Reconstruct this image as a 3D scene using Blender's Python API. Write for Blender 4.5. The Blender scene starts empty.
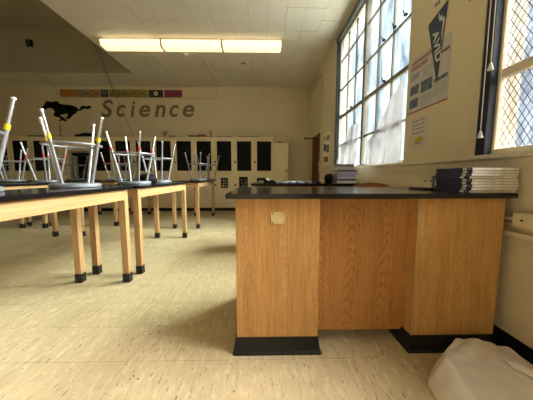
import bpy, bmesh, math, random
from mathutils import Vector, Matrix
random.seed(7)
PI = math.pi
sc = bpy.context.scene
COL = sc.collection

# ------------------------------------------------------------------ camera
cam_d = bpy.data.cameras.new('camera')
cam = bpy.data.objects.new('camera', cam_d)
COL.objects.link(cam)
cam_d.sensor_fit = 'HORIZONTAL'
cam_d.sensor_width = 36.0
cam_d.lens = 240.0 / 533.0 * 36.0
cam_d.clip_start = 0.02
CAM = Vector((0, 0, 1.01))
cam.location = CAM
cam.rotation_euler = (PI/2 - math.atan(24/240), 0, -math.atan(4.5/240))
sc.camera = cam

# ------------------------------------------------------------------ world: bright overcast sky
wd = bpy.data.worlds.new('overcast_sky')
sc.world = wd
wd.use_nodes = True
bg = wd.node_tree.nodes['Background']
bg.inputs[0].default_value = (0.66, 0.84, 1.0, 1)
bg.inputs[1].default_value = 1.35

# wide lamp added in place of bright skylight at the windows; visible sky stays dimmer
sky_lamp_d = bpy.data.lights.new('sky_lamp', 'SUN')
sky_lamp_d.energy = 82.0
sky_lamp_d.angle = math.radians(62)
sky_lamp_d.color = (1.0, 0.95, 0.86)
sky_lamp = bpy.data.objects.new('sky_lamp', sky_lamp_d)
COL.objects.link(sky_lamp)
sky_lamp.location = (12, 0, 12)
sky_lamp.rotation_euler = (0, math.radians(90-33), math.radians(10))

vs = sc.view_settings
vs.view_transform = 'Standard'
vs.look = 'None'
vs.gamma = 1.0
vs.use_curve_mapping = False
vs.exposure = 0.06

# ------------------------------------------------------------------ room numbers (metres)
XR, XL, YB, YF, ZC = 1.40, -7.7, 7.33, -2.6, 3.60     # right wall, left wall, back wall, wall behind camera, ceiling
WELL_X, WELL_Y0, WELL_Y1, WELL_Z = -3.26, 1.2, 6.40, 4.65
WINS = [(2.38, 4.60), (-0.75, 1.535), (-2.35, -1.0)]   # y ranges of the three windows of the right wall
SILL, WTOP = 1.14, 3.44

# ------------------------------------------------------------------ materials
def newmat(name):
    m = bpy.data.materials.new(name)
    m.use_nodes = True
    nt = m.node_tree
    return m, nt, nt.nodes['Principled BSDF']

def setp(b, color=None, rough=0.5, metal=0.0, spec=0.5):
    if color is not None:
        b.inputs['Base Color'].default_value = (*color, 1)
    b.inputs['Roughness'].default_value = rough
    b.inputs['Metallic'].default_value = metal
    b.inputs['Specular IOR Level'].default_value = spec

def coords(nt, scale=(1, 1, 1), kind='Object', rot=(0, 0, 0)):
    tc = nt.nodes.new('ShaderNodeTexCoord')
    mp = nt.nodes.new('ShaderNodeMapping')
    mp.inputs['Scale'].default_value = scale
    mp.inputs['Rotation'].default_value = rot
    nt.links.new(tc.outputs[kind], mp.inputs[0])
    return mp.outputs[0]

def noise(nt, vec, scale=5, detail=4, rough=0.5, dist=0.0):
    n = nt.nodes.new('ShaderNodeTexNoise')
    n.inputs['Scale'].default_value = scale
    n.inputs['Detail'].default_value = detail
    n.inputs['Roughness'].default_value = rough
    n.inputs['Distortion'].default_value = dist
    nt.links.new(vec, n.inputs['Vector'])
    return n.outputs[0]

def ramp(nt, fac, stops):
    r = nt.nodes.new('ShaderNodeValToRGB')
    els = r.color_ramp.elements
    while len(els) < len(stops):
        els.new(0.5)
    for e, (p, c) in zip(els, stops):
        e.position = p
        e.color = (*c, 1) if len(c) == 3 else c
    nt.links.new(fac, r.inputs[0])
    return r.outputs[0]

def mixc(nt, a, b, fac, mode='MIX'):
    m = nt.nodes.new('ShaderNodeMix')
    m.data_type = 'RGBA'
    m.blend_type = mode
    for sock, v in ((m.inputs[0], fac), (m.inputs[6], a), (m.inputs[7], b)):
        if hasattr(v, 'is_linked'):
            nt.links.new(v, sock)
        elif isinstance(v, (int, float)):
            sock.default_value = v
        else:
            sock.default_value = (*v, 1)
    return m.outputs[2]

def bump(nt, b, height, strength=0.2, dist=0.01):
    n = nt.nodes.new('ShaderNodeBump')
    n.inputs['Strength'].default_value = strength
    n.inputs['Distance'].default_value = dist
    nt.links.new(height, n.inputs['Height'])
    nt.links.new(n.outputs[0], b.inputs['Normal'])

_plain = {}
def plain(name, color, rough=0.5, metal=0.0, spec=0.5, vary=0.08, scale=12):
    """simple procedural material: base colour with a gentle noise variation"""
    if name in _plain:
        return _plain[name]
    m, nt, b = newmat(name)
    setp(b, color, rough, metal, spec)
    if vary:
        n = noise(nt, coords(nt), scale, 3)
        lo = tuple(max(0, c*(1-vary)) for c in color)
        hi = tuple(min(1, c*(1+vary)) for c in color)
        nt.links.new(ramp(nt, n, [(0.3, lo), (0.7, hi)]), b.inputs['Base Color'])
    _plain[name] = m
    return m

def paint(name, color, stain=0.12):
    m, nt, b = newmat(name)
    setp(b, color, 0.55, 0, 0.3)
    v = coords(nt)
    n1 = noise(nt, v, 0.7, 5, 0.6)
    n2 = noise(nt, v, 9, 4, 0.6)
    c1 = ramp(nt, n1, [(0.3, tuple(c*(1-stain) for c in color)), (0.65, color)])
    c2 = mixc(nt, c1, tuple(c*0.8 for c in color), ramp(nt, n2, [(0.62, (0, 0, 0)), (0.8, (0.5, 0.5, 0.5))]))
    nt.links.new(c2, b.inputs['Base Color'])
    bump(nt, b, noise(nt, v, 60, 3), 0.12, 0.004)
    return m

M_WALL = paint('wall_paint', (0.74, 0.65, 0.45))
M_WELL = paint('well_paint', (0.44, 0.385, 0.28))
M_CAB = paint('cabinet_paint', (0.90, 0.79, 0.52), 0.05)
M_TRIM = paint('trim_paint', (0.74, 0.66, 0.48), 0.08)
M_BAR = paint('backlit_bar_paint', (0.24, 0.215, 0.175), 0.2)  # bar colour darkened to look backlit against the bright panes
M_FRAME = paint('window_frame_paint', (0.50, 0.46, 0.38), 0.15)  # frame colour lowered for the backlit look of window one; others use trim

def floor_mat():
    m, nt, b = newmat('vinyl_floor')
    setp(b, None, 0.32, 0, 0.45)
    g = nt.nodes.new('ShaderNodeNewGeometry').outputs['Position']
    def mp(s, r=0.0):
        q = nt.nodes.new('ShaderNodeMapping')
        q.inputs['Scale'].default_value = s
        q.inputs['Rotation'].default_value = (0, 0, r)
        nt.links.new(g, q.inputs[0])
        return q.outputs[0]
    base = ramp(nt, noise(nt, mp((1, 1, 1)), 0.9, 5, 0.65), [(0.3, (0.50, 0.405, 0.22)), (0.7, (0.66, 0.545, 0.315))])
    oi = nt.nodes.new('ShaderNodeObjectInfo').outputs['Random']
    base = mixc(nt, base, (0.48, 0.385, 0.21), ramp(nt, oi, [(0, (0, 0, 0)), (1, (0.40,)*3)]))
    mott = noise(nt, mp((30, 11, 1)), 1.0, 6, 0.7)
    base = mixc(nt, base, (0.74, 0.62, 0.385), ramp(nt, mott, [(0.50, (0, 0, 0)), (0.66, (0.75,)*3)]))
    streak = noise(nt, mp((34, 3.0, 1), 0.05), 1.0, 6, 0.7, 0.3)
    c = mixc(nt, base, (0.27, 0.19, 0.085), ramp(nt, streak, [(0.53, (0, 0, 0)), (0.72, (0.38,)*3)]))
    blot = noise(nt, mp((3.2, 2.0, 1)), 1.0, 6, 0.72)
    c = mixc(nt, c, (0.33, 0.25, 0.12), ramp(nt, blot, [(0.50, (0, 0, 0)), (0.74, (0.55,)*3)]))
    # dark scuff dashes running along the room, in patches, and dirt specks
    sc1 = noise(nt, mp((70, 13, 1), 0.08), 1.0, 4, 0.65)
    patch = noise(nt, mp((2.4, 2.4, 1)), 1.0, 4, 0.65)
    mk = nt.nodes.new('ShaderNodeMath'); mk.operation = 'MULTIPLY'
    nt.links.new(ramp(nt, sc1, [(0.60, (0, 0, 0)), (0.66, (1, 1, 1))]), mk.inputs[0])
    nt.links.new(ramp(nt, patch, [(0.42, (0, 0, 0)), (0.60, (1, 1, 1))]), mk.inputs[1])
    c = mixc(nt, c, (0.07, 0.045, 0.022), mk.outputs[0])
    sp = noise(nt, mp((62, 40, 1)), 1.0, 2, 0.5)
    c = mixc(nt, c, (0.08, 0.05, 0.025), ramp(nt, sp, [(0.68, (0, 0, 0)), (0.73, (0.85,)*3)]))
    nt.links.new(c, b.inputs['Base Color'])
    nt.links.new(ramp(nt, streak, [(0.3, (0.28,)*3), (0.7, (0.46,)*3)]), b.inputs['Roughness'])
    bump(nt, b, streak, 0.10, 0.003)
    return m
M_FLOOR = floor_mat()
M_GROUT = plain('floor_adhesive', (0.20, 0.14, 0.08), 0.8)

def ceil_mat():
    m, nt, b = newmat('ceiling_tile')
    setp(b, None, 0.75, 0, 0.2)
    g = nt.nodes.new('ShaderNodeNewGeometry').outputs['Position']
    n1 = noise(nt, g, 0.8, 4, 0.6)
    oi = nt.nodes.new('ShaderNodeObjectInfo').outputs['Random']
    c = ramp(nt, n1, [(0.3, (0.74, 0.70, 0.60)), (0.7, (0.82, 0.78, 0.68))])
    c = mixc(nt, c, (0.68, 0.63, 0.52), ramp(nt, oi, [(0, (0, 0, 0)), (1, (0.35,)*3)]))
    nt.links.new(c, b.inputs['Base Color'])
    bump(nt, b, noise(nt, g, 90, 2), 0.2, 0.003)
    return m
M_CEIL = ceil_mat()
M_CGAP = plain('ceiling_backing', (0.25, 0.20, 0.14), 0.9)

def wood(name, dark, light, fine=120.0, slow=4.5, cathedral=0.0, rough=0.38, axis='Z'):
    m, nt, b = newmat(name)
    setp(b, None, rough, 0, 0.4)
    s = {'Z': (fine, fine, slow), 'Y': (fine, slow, fine), 'X': (slow, fine, fine)}[axis]
    v = coords(nt, s)
    g = noise(nt, v, 1.0, 6, 0.68, 0.2)
    c = ramp(nt, g, [(0.28, dark), (0.5, tuple((a+d)/2 for a, d in zip(dark, light))), (0.72, light)])
    v2 = coords(nt, tuple(q*0.12 for q in s))
    broad = noise(nt, v2, 1.0, 3, 0.5)
    c = mixc(nt, c, tuple(q*0.72 for q in dark), ramp(nt, broad, [(0.45, (0, 0, 0)), (0.75, (0.45,)*3)]))
    if cathedral:
        # nested arches of flat-sawn veneer: bands of constant a*z + b*x^2 in mirrored leaves
        sep = nt.nodes.new('ShaderNodeSeparateXYZ')
        nt.links.new(nt.nodes.new('ShaderNodeTexCoord').outputs['Object'], sep.inputs[0])
        def mth(op, a_, b_=None):
            q = nt.nodes.new('ShaderNodeMath'); q.operation = op
            for k_, v_ in enumerate((a_, b_)):
                if v_ is None:
                    continue
                if isinstance(v_, (int, float)):
                    q.inputs[k_].default_value = v_
                else:
                    nt.links.new(v_, q.inputs[k_])
            return q.outputs[0]
        wob = noise(nt, coords(nt, (5.5, 5.5, 2.0)), 1.0, 4, 0.6)
        xx = mth('ADD', sep.outputs[0], mth('MULTIPLY', wob, 0.16))
        xp = mth('PINGPONG', xx, 0.10)
        ph_ = mth('ADD', mth('MULTIPLY', sep.outputs[2], 95.0), mth('MULTIPLY', mth('MULTIPLY', xp, xp), 3600.0))
        ph_ = mth('ADD', ph_, mth('MULTIPLY', wob, 34.0))
        band = mth('ADD', mth('MULTIPLY', mth('SINE', ph_), 0.5), 0.5)
        c = mixc(nt, c, tuple(q*0.55 for q in dark), ramp(nt, band, [(0.45, (0, 0, 0)), (0.95, (cathedral,)*3)]))
    nt.links.new(c, b.inputs['Base Color'])
    bump(nt, b, g, 0.08, 0.002)
    return m
M_OAK = wood('desk_oak', (0.42, 0.205, 0.06), (0.74, 0.43, 0.15), cathedral=0.14)
M_OAKC = wood('desk_oak_flat_sawn', (0.40, 0.175, 0.05), (0.64, 0.325, 0.105), cathedral=0.36)
M_TWOOD = wood('table_maple', (0.38, 0.215, 0.085), (0.60, 0.39, 0.185), 60, 1.4)
M_TWOODY = wood('table_maple_rail', (0.38, 0.215, 0.085), (0.60, 0.39, 0.185), 60, 1.4, axis='Y')
M_TWOODX = wood('table_maple_end_rail', (0.38, 0.215, 0.085), (0.60, 0.39, 0.185), 60, 1.4, axis='X')
M_DOOR = wood('door_brown', (0.13, 0.05, 0.02), (0.22, 0.09, 0.035))
M_CHAIRW = wood('chair_wood', (0.33, 0.12, 0.03), (0.47, 0.19, 0.055))

M_BLACKTOP = plain('black_epoxy', (0.006, 0.006, 0.007), 0.16, 0, 0.5, 0.3, 4)
M_RUBBER = plain('black_rubber', (0.012, 0.012, 0.011), 0.45, 0, 0.4, 0.3)
M_BASE = plain('cove_base', (0.012, 0.012, 0.011), 0.45, 0, 0.3, 0.35, 6)
M_STEEL = plain('grey_enamel_steel', (0.31, 0.31, 0.32), 0.36, 0.45, 0.5, 0.12)
M_CHROME = plain('bright_chrome', (0.66, 0.66, 0.66), 0.25, 0.9, 0.5, 0.04)
M_STEEL2 = plain('dull_chrome', (0.50, 0.50, 0.50), 0.3, 0.7, 0.5, 0.08)
M_SEAT = plain('seat_pan', (0.25, 0.265, 0.29), 0.42, 0.25, 0.5, 0.12)
M_GLIDE = plain('white_glide', (0.75, 0.73, 0.68), 0.5)
M_YEL = plain('yellow_tape', (0.80, 0.58, 0.01), 0.45)
M_RED = plain('red_tape', (0.60, 0.03, 0.03), 0.45)
M_BLACK = plain('matte_black', (0.005, 0.005, 0.006), 0.7, 0, 0.15, 0.2)
M_GLOSSBLACK = None
M_WHITE = plain('white_plastic', (0.80, 0.79, 0.75), 0.4)
M_PAPER = plain('white_paper', (0.80, 0.78, 0.73), 0.8, 0, 0.2, 0.05)
M_NAVY = plain('navy_cover', (0.035, 0.042, 0.10), 0.4, 0, 0.5, 0.2)
M_PAGES = plain('page_edges', (0.72, 0.68, 0.58), 0.85, 0, 0.1, 0.15, 60)
M_DKGREY = plain('dark_grey_shade', (0.020, 0.024, 0.034), 0.6, 0, 0.4, 0.15)
M_OLIVE = plain('olive_letter', (0.20, 0.165, 0.09), 0.6)
M_CONDUIT = plain('painted_raceway', (0.60, 0.51, 0.33), 0.5)

def chalk_mat():
    m, nt, b = newmat('black_chalk_panel')
    setp(b, None, 0.65, 0, 0.15)
    n = noise(nt, coords(nt, (16, 16, 30)), 1.0, 6, 0.8)
    nt.links.new(ramp(nt, n, [(0.56, (0.006, 0.006, 0.005)), (0.72, (0.085, 0.08, 0.065))]), b.inputs['Base Color'])
    return m
M_CHALK = chalk_mat()

def lamp_mat():
    m, nt, b = newmat('lamp_diffuser')
    setp(b, (0.85, 0.78, 0.62), 0.4)
    w = nt.nodes.new('ShaderNodeTexWave')
    w.bands_direction = 'Z'
    w.inputs['Scale'].default_value = 8
    w.inputs['Distortion'].default_value = 0.3
    nt.links.new(coords(nt), w.inputs['Vector'])
    nt.links.new(ramp(nt, w.outputs[1], [(0.0, (1.0, 0.74, 0.40)), (1.0, (1.0, 0.84, 0.54))]), b.inputs['Emission Color'])
    b.inputs['Emission Strength'].default_value = 1.45
    return m
M_LAMP = lamp_mat()

def glass_mat(name, tint, haze, streak, cells=0.0):
    """hazy pane: mostly see-through, with a milky film that scatters light"""
    m = bpy.data.materials.new(name)
    m.use_nodes = True
    nt = m.node_tree
    nt.nodes.clear()
    out = nt.nodes.new('ShaderNodeOutputMaterial')
    tr = nt.nodes.new('ShaderNodeBsdfTransparent')
    tl = nt.nodes.new('ShaderNodeBsdfTranslucent')
    gl = nt.nodes.new('ShaderNodeBsdfGlossy')
    gl.inputs['Roughness'].default_value = 0.08
    tl.inputs[0].default_value = (0.80, 0.87, 0.93, 1)
    n = noise(nt, coords(nt, (1, 5, 1.1)), 1.6, 5, 0.62, 0.4)
    f = ramp(nt, n, [(0.30, (max(0, haze-streak),)*3), (0.72, (min(1, haze+streak),)*3)])
    nt.links.new(ramp(nt, n, [(0.35, tint), (0.66, tuple(min(1, c*1.8) for c in tint))]), tr.inputs[0])
    if cells:
        vo = nt.nodes.new('ShaderNodeTexVoronoi')
        vo.inputs['Scale'].default_value = 46
        nt.links.new(coords(nt), vo.inputs['Vector'])
        f = mixc(nt, f, (0.7, 0.7, 0.7), ramp(nt, vo.outputs[0], [(0.35, (0, 0, 0)), (0.7, (cells,)*3)]))
    mx = nt.nodes.new('ShaderNodeMixShader')
    nt.links.new(f, mx.inputs[0])
    nt.links.new(tr.outputs[0], mx.inputs[1])
    nt.links.new(tl.outputs[0], mx.inputs[2])
    lw = nt.nodes.new('ShaderNodeLayerWeight')
    lw.inputs[0].default_value = 0.3
    fr = nt.nodes.new('ShaderNodeMapRange')
    fr.inputs[1].default_value = 0.35
    fr.inputs[3].default_value = 0.02
    fr.inputs[4].default_value = 0.22
    nt.links.new(lw.outputs['Facing'], fr.inputs[0])
    m2 = nt.nodes.new('ShaderNodeMixShader')
    nt.links.new(fr.outputs[0], m2.inputs[0])
    nt.links.new(mx.outputs[0], m2.inputs[1])
    nt.links.new(gl.outputs[0], m2.inputs[2])
    nt.links.new(m2.outputs[0], out.inputs[0])
    return m
M_GLASS = glass_mat('hazy_window_glass', (0.52, 0.57, 0.60), 0.018, 0.016)
M_GLASSW = glass_mat('hammered_wire_glass', (0.46, 0.46, 0.48), 0.010, 0.006, 0.02)

def cloth_mat(name, color, trans):
    m = bpy.data.materials.new(name)
    m.use_nodes = True
    nt = m.node_tree
    nt.nodes.clear()
    out = nt.nodes.new('ShaderNodeOutputMaterial')
    d = nt.nodes.new('ShaderNodeBsdfDiffuse')
    t = nt.nodes.new('ShaderNodeBsdfTranslucent')
    n = noise(nt, coords(nt), 14, 4, 0.6)
    c = ramp(nt, n, [(0.3, tuple(q*0.9 for q in color)), (0.7, color)])
    nt.links.new(c, d.inputs[0])
    nt.links.new(c, t.inputs[0])
    mx = nt.nodes.new('ShaderNodeMixShader')
    mx.inputs[0].default_value = trans
    nt.links.new(d.outputs[0], mx.inputs[1])
    nt.links.new(t.outputs[0], mx.inputs[2])
    nt.links.new(mx.outputs[0], out.inputs[0])
    return m
M_SHEET = cloth_mat('thin_white_sheet', (0.40, 0.385, 0.39), 0.004)
M_KRAFT = cloth_mat('pale_packing_paper', (0.88, 0.84, 0.79), 0.04)

# ------------------------------------------------------------------ mesh helpers
def bm_box(bm, x0, x1, y0, y1, z0, z1):
    vs_ = [bm.verts.new((x, y, z)) for x in (x0, x1) for y in (y0, y1) for z in (z0, z1)]
    for f in ((0, 1, 3, 2), (4, 6, 7, 5), (0, 4, 5, 1), (2, 3, 7, 6), (0, 2, 6, 4), (1, 5, 7, 3)):
        bm.faces.new([vs_[i] for i in f])

def bm_tube(bm, p, q, r0, r1=None, seg=10, caps=True):
    p, q = Vector(p), Vector(q)
    r1 = r0 if r1 is None else r1
    d = (q - p).normalized()
    a = d.cross(Vector((0, 0, 1)))
    if a.length < 1e-4:
        a = Vector((1, 0, 0))
    a.normalize()
    b = d.cross(a)
    R0 = [bm.verts.new(p + (a*math.cos(t) + b*math.sin(t))*r0) for t in [2*PI*i/seg for i in range(seg)]]
    R1 = [bm.verts.new(q + (a*math.cos(t) + b*math.sin(t))*r1) for t in [2*PI*i/seg for i in range(seg)]]
    for i in range(seg):
        bm.faces.new((R0[i], R0[(i+1) % seg], R1[(i+1) % seg], R1[i]))
    if caps:
        bm.faces.new(R0[::-1])
        bm.faces.new(R1)

def bm_lathe(bm, prof, seg=28, c=(0, 0, 0)):
    """prof: list of (radius, z), closed at both ends"""
    rings = []
    for r, z in prof:
        rings.append([bm.verts.new((c[0]+r*math.cos(2*PI*i/seg), c[1]+r*math.sin(2*PI*i/seg), c[2]+z)) for i in range(seg)])
    for A, B in zip(rings, rings[1:]):
        for i in range(seg):
            bm.faces.new((A[i], A[(i+1) % seg], B[(i+1) % seg], B[i]))
    bm.faces.new(rings[0][::-1])
    bm.faces.new(rings[-1])

def bm_torus(bm, R, r, z, seg=32, sub=8):
    rings = []
    for i in range(seg):
        t = 2*PI*i/seg
        rings.append([bm.verts.new(((R+r*math.cos(2*PI*j/sub))*math.cos(t), (R+r*math.cos(2*PI*j/sub))*math.sin(t), z+r*math.sin(2*PI*j/sub))) for j in range(sub)])
    for i in range(seg):
        A, B = rings[i], rings[(i+1) % seg]
        for j in range(sub):
            bm.faces.new((A[j], B[j], B[(j+1) % sub], A[(j+1) % sub]))

def mesh_from(bm, name, mat, bevel=0.0, smooth=False):
    bmesh.ops.recalc_face_normals(bm, faces=bm.faces)
    if bevel:
        es = [e for e in bm.edges if len(e.link_faces) == 2 and e.calc_face_angle(0) > 0.6]
        bmesh.ops.bevel(bm, geom=es, offset=bevel, segments=2, affect='EDGES', clamp_overlap=True)
    me = bpy.data.meshes.new(name)
    bm.to_mesh(me)
    bm.free()
    if smooth:
        for p in me.polygons:
            p.use_smooth = True
        me.set_sharp_from_angle(angle=0.7)
    me.materials.append(mat)
    return me

def link(name, me, parent=None, loc=None):
    o = bpy.data.objects.new(name, me)
    COL.objects.link(o)
    if parent is not None:
        o.parent = parent
    if loc is not None:
        o.location = loc
    return o

def obj(name, bm, mat, parent=None, bevel=0.0, smooth=False, loc=None):
    return link(name, mesh_from(bm, name, mat, bevel, smooth), parent, loc)

def boxo(name, b6, mat, parent=None, bevel=0.0):
    bm = bmesh.new()
    bm_box(bm, *b6)
    return obj(name, bm, mat, parent, bevel)

def tag(o, label, cat, group=None, kind=None):
    o['label'] = label
    o['category'] = cat
    if group:
        o['group'] = group
    if kind:
        o['kind'] = kind
    return o

def thing(name, label, cat, loc=(0, 0, 0), rz=0, group=None, kind=None):
    o = bpy.data.objects.new(name, None)
    o.empty_display_size = 0.1
    COL.objects.link(o)
    o.location = loc
    o.rotation_euler = (0, 0, rz)
    return tag(o, label, cat, group, kind)

def copy_tree(o, parent=None):
    c = o.copy()
    COL.objects.link(c)
    if parent is not None:
        c.parent = parent
    for ch in list(o.children):
        copy_tree(ch, c)
    return c

def polytube(pts, r, seg=8):
    bm = bmesh.new()
    for a, b in zip(pts, pts[1:]):
        bm_tube(bm, a, b, r, seg=seg)
    return bm

def text_mesh(s, size, extrude, offset=0.0, shear=0.0, align='CENTER'):
    cu = bpy.data.curves.new('lettering', 'FONT')
    cu.body = s
    cu.size = size
    cu.extrude = extrude
    cu.offset = offset
    cu.shear = shear
    cu.align_x = align
    tmp = bpy.data.objects.new('lettering', cu)
    COL.objects.link(tmp)
    dg = bpy.context.evaluated_depsgraph_get()
    me = bpy.data.meshes.new_from_object(tmp.evaluated_get(dg))
    bpy.data.objects.remove(tmp)
    bpy.data.curves.remove(cu)
    return me

def prism(pts, d0, d1, plane):
    """extrude a 2-D outline; plane 'XZ' extrudes along y, 'YZ' along x, 'XY' along z"""
    bm = bmesh.new()
    def P(a, b, d):
        return {'XZ': (a, d, b), 'YZ': (d, a, b), 'XY': (a, b, d)}[plane]
    A = [bm.verts.new(P(a, b, d0)) for a, b in pts]
    B = [bm.verts.new(P(a, b, d1)) for a, b in pts]
    n = len(pts)
    bm.faces.new(A)
    bm.faces.new(B[::-1])
    for i in range(n):
        bm.faces.new((A[i], B[i], B[(i+1) % n], A[(i+1) % n]))
    return bm

# ================================================================== THE ROOM
def struct(name, bm, mat, label, cat):
    o = obj(name, bm, mat)
    return tag(o, label, cat, kind='structure')

# floor: slab plus vinyl tiles
T = 0.3048
bm = bmesh.new()
bm_box(bm, XL-0.2, XR+0.25, YF-0.2, YB+0.2, -0.15, -0.0045)
floor = struct('floor', bm, M_GROUT, 'worn beige vinyl tile floor of the classroom', 'floor')
tiles = []
nx0, nx1 = int((XL-XR)/T)-1, 0
for i in range(nx0, nx1):
    for j in range(int((YF-YB)/T)-1, 0):
        x0, x1 = max(XR+i*T, XL), XR+(i+1)*T
        y0, y1 = max(YB+j*T, YF), YB+(j+1)*T
        if x1-x0 > 0.02 and y1-y0 > 0.02:
            tiles.append((x0, x1, y0, y1))
def floor_score(t):
    cx, cy = (t[0]+t[1])/2, (t[2]+t[3])/2
    if cy < 0.75 or abs(cx/cy) > 1.25:
        return 1e9
    if -0.1 < cx and 1.5 < cy:
        return 1e8
    return cy
tiles.sort(key=floor_score)
bm = bmesh.new()
bm_box(bm, -T/2+0.0004, T/2-0.0004, -T/2+0.0004, T/2-0.0004, -0.0044, 0)
tile_me = mesh_from(bm, 'tile', M_FLOOR, 0.0006)
rest = bmesh.new()
n = 0
for t in tiles:
    if n < 290 and floor_score(t) < 1e7 and abs(t[1]-t[0]-T) < 1e-4 and abs(t[3]-t[2]-T) < 1e-4:
        o = link('tile', tile_me, floor, ((t[0]+t[1])/2, (t[2]+t[3])/2, random.uniform(-0.0004, 0.0)))
        n += 1
    else:
        bm_box(rest, t[0]+0.0005, t[1]-0.0005, t[2]+0.0005, t[3]-0.0005, -0.0044, 0)
r = obj('tile_field', rest, M_FLOOR, floor)
r['kind'] = 'stuff'

# ceiling: slab with a raised well on the left, small square tiles stuck underneath
bm = bmesh.new()
zt = ZC + 0.012
bm_box(bm, WELL_X, XR+0.25, YF-0.2, YB+0.2, zt, zt+0.15)
bm_box(bm, XL-0.2, WELL_X, WELL_Y1, YB+0.2, zt, zt+0.15)
bm_box(bm, XL-0.2, WELL_X, YF-0.2, WELL_Y0, zt, zt+0.15)
ceiling = struct('ceiling', bm, M_CGAP, 'off-white ceiling of small square tiles with a raised well at left', 'ceiling')
ct = []
for i in range(int((XL-WELL_X)/T)-1, int((XR-WELL_X)/T)+2):
    for j in range(int((YF-YB)/T)-1, 0):
        x0, x1 = max(WELL_X+i*T, XL), min(WELL_X+(i+1)*T, XR)
        y0, y1 = max(YB+j*T, YF), YB+(j+1)*T
        if x1-x0 < 0.02 or y1-y0 < 0.02:
            continue
        if x1 <= WELL_X+0.001 and y1 > WELL_Y0 and y0 < WELL_Y1:
            if y0 < WELL_Y1 < y1-0.02:
                y0 = WELL_Y1
            elif y1 > WELL_Y0 > y0+0.02 and y1 < WELL_Y1:
                y1 = WELL_Y0
            else:
                continue
        ct.append((x0, x1, y0, y1))
bm = bmesh.new()
bm_box(bm, -T/2+0.0016, T/2-0.0016, -T/2+0.0016, T/2-0.0016, 0, 0.0119)
ctile_me = mesh_from(bm, 'tile', M_CEIL, 0.0012)
rest = bmesh.new()
n = 0
for t in sorted(ct, key=lambda t: -t[2] if t[0] < WELL_X-0.01 else abs(t[2]-3.2)):
    cx, cy = (t[0]+t[1])/2, (t[2]+t[3])/2
    vis = cy > 3.3 and cx > -1.2*cy
    if vis and n < 295 and abs(t[1]-t[0]-T) < 1e-4 and abs(t[3]-t[2]-T) < 1e-4:
        o = link('tile', ctile_me, ceiling, (cx, cy, ZC - random.choice((0, 0, 0, 0.002, 0.006))))
        o.rotation_euler = (random.uniform(-0.007, 0.007), random.uniform(-0.007, 0.007), 0)
        n += 1
    else:
        bm_box(rest, t[0]+0.001, t[1]-0.001, t[2]+0.001, t[3]-0.001, ZC, ZC+0.0119)
r = obj('tile_field', rest, M_CEIL, ceiling)
r['kind'] = 'stuff'

# raised well: four faces and a lid
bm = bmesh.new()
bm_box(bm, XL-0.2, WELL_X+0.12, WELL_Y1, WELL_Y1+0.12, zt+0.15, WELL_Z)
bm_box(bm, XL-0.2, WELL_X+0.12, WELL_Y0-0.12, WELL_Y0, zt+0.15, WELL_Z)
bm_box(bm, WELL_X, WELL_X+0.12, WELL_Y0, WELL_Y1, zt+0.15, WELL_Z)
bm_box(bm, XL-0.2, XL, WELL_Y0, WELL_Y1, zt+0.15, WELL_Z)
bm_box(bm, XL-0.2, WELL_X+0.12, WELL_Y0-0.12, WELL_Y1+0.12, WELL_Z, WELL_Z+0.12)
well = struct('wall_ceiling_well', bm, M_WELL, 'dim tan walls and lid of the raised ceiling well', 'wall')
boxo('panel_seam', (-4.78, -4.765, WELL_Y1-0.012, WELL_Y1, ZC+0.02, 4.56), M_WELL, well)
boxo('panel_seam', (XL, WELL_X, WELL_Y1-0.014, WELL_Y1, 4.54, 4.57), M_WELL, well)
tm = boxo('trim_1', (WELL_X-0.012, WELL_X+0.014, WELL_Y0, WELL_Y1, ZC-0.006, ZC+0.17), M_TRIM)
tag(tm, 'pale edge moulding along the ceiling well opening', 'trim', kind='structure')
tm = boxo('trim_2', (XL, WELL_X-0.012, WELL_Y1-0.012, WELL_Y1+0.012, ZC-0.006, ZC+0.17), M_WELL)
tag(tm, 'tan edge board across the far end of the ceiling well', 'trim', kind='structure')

# walls
bm = bmesh.new()
bm_box(bm, XL-0.2, XR+0.25, YB, YB+0.2, -0.15, ZC+0.15)
wall_back = struct('wall_back', bm, M_WALL, 'tan back wall carrying the horse and Science lettering', 'wall')
bm = bmesh.new()
bm_box(bm, XL-0.2, XL, YF, YB, -0.15, ZC+0.15)
struct('wall_left', bm, M_WALL, 'tan left side wall out of frame', 'wall')
bm = bmesh.new()
bm_box(bm, XL-0.2, XR+0.25, YF-0.2, YF, -0.15, ZC+0.15)
struct('wall_front', bm, M_WALL, 'tan wall behind the viewer', 'wall')
DOOR = (5.86, 6.66, 2.05)
bm = bmesh.new()
def wseg(y0, y1, z0, z1):
    bm_box(bm, XR, XR+0.22, y0, y1, z0, z1)
wseg(YF, YB, WTOP, ZC+0.15)
wseg(YF, DOOR[0], -0.15, SILL)
ys = [YF]
for w in sorted(WINS):
    ys += [w[0], w[1]]
ys.append(DOOR[0])
for a, b in zip(ys[0::2], ys[1::2]):
    wseg(a, b, SILL, WTOP)
wseg(DOOR[0], DOOR[1], DOOR[2], WTOP)
wseg(DOOR[1], YB, -0.15, WTOP)
wall_right = struct('wall_right', bm, M_WALL, 'cream right wall with tall windows and a door', 'wall')

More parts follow.
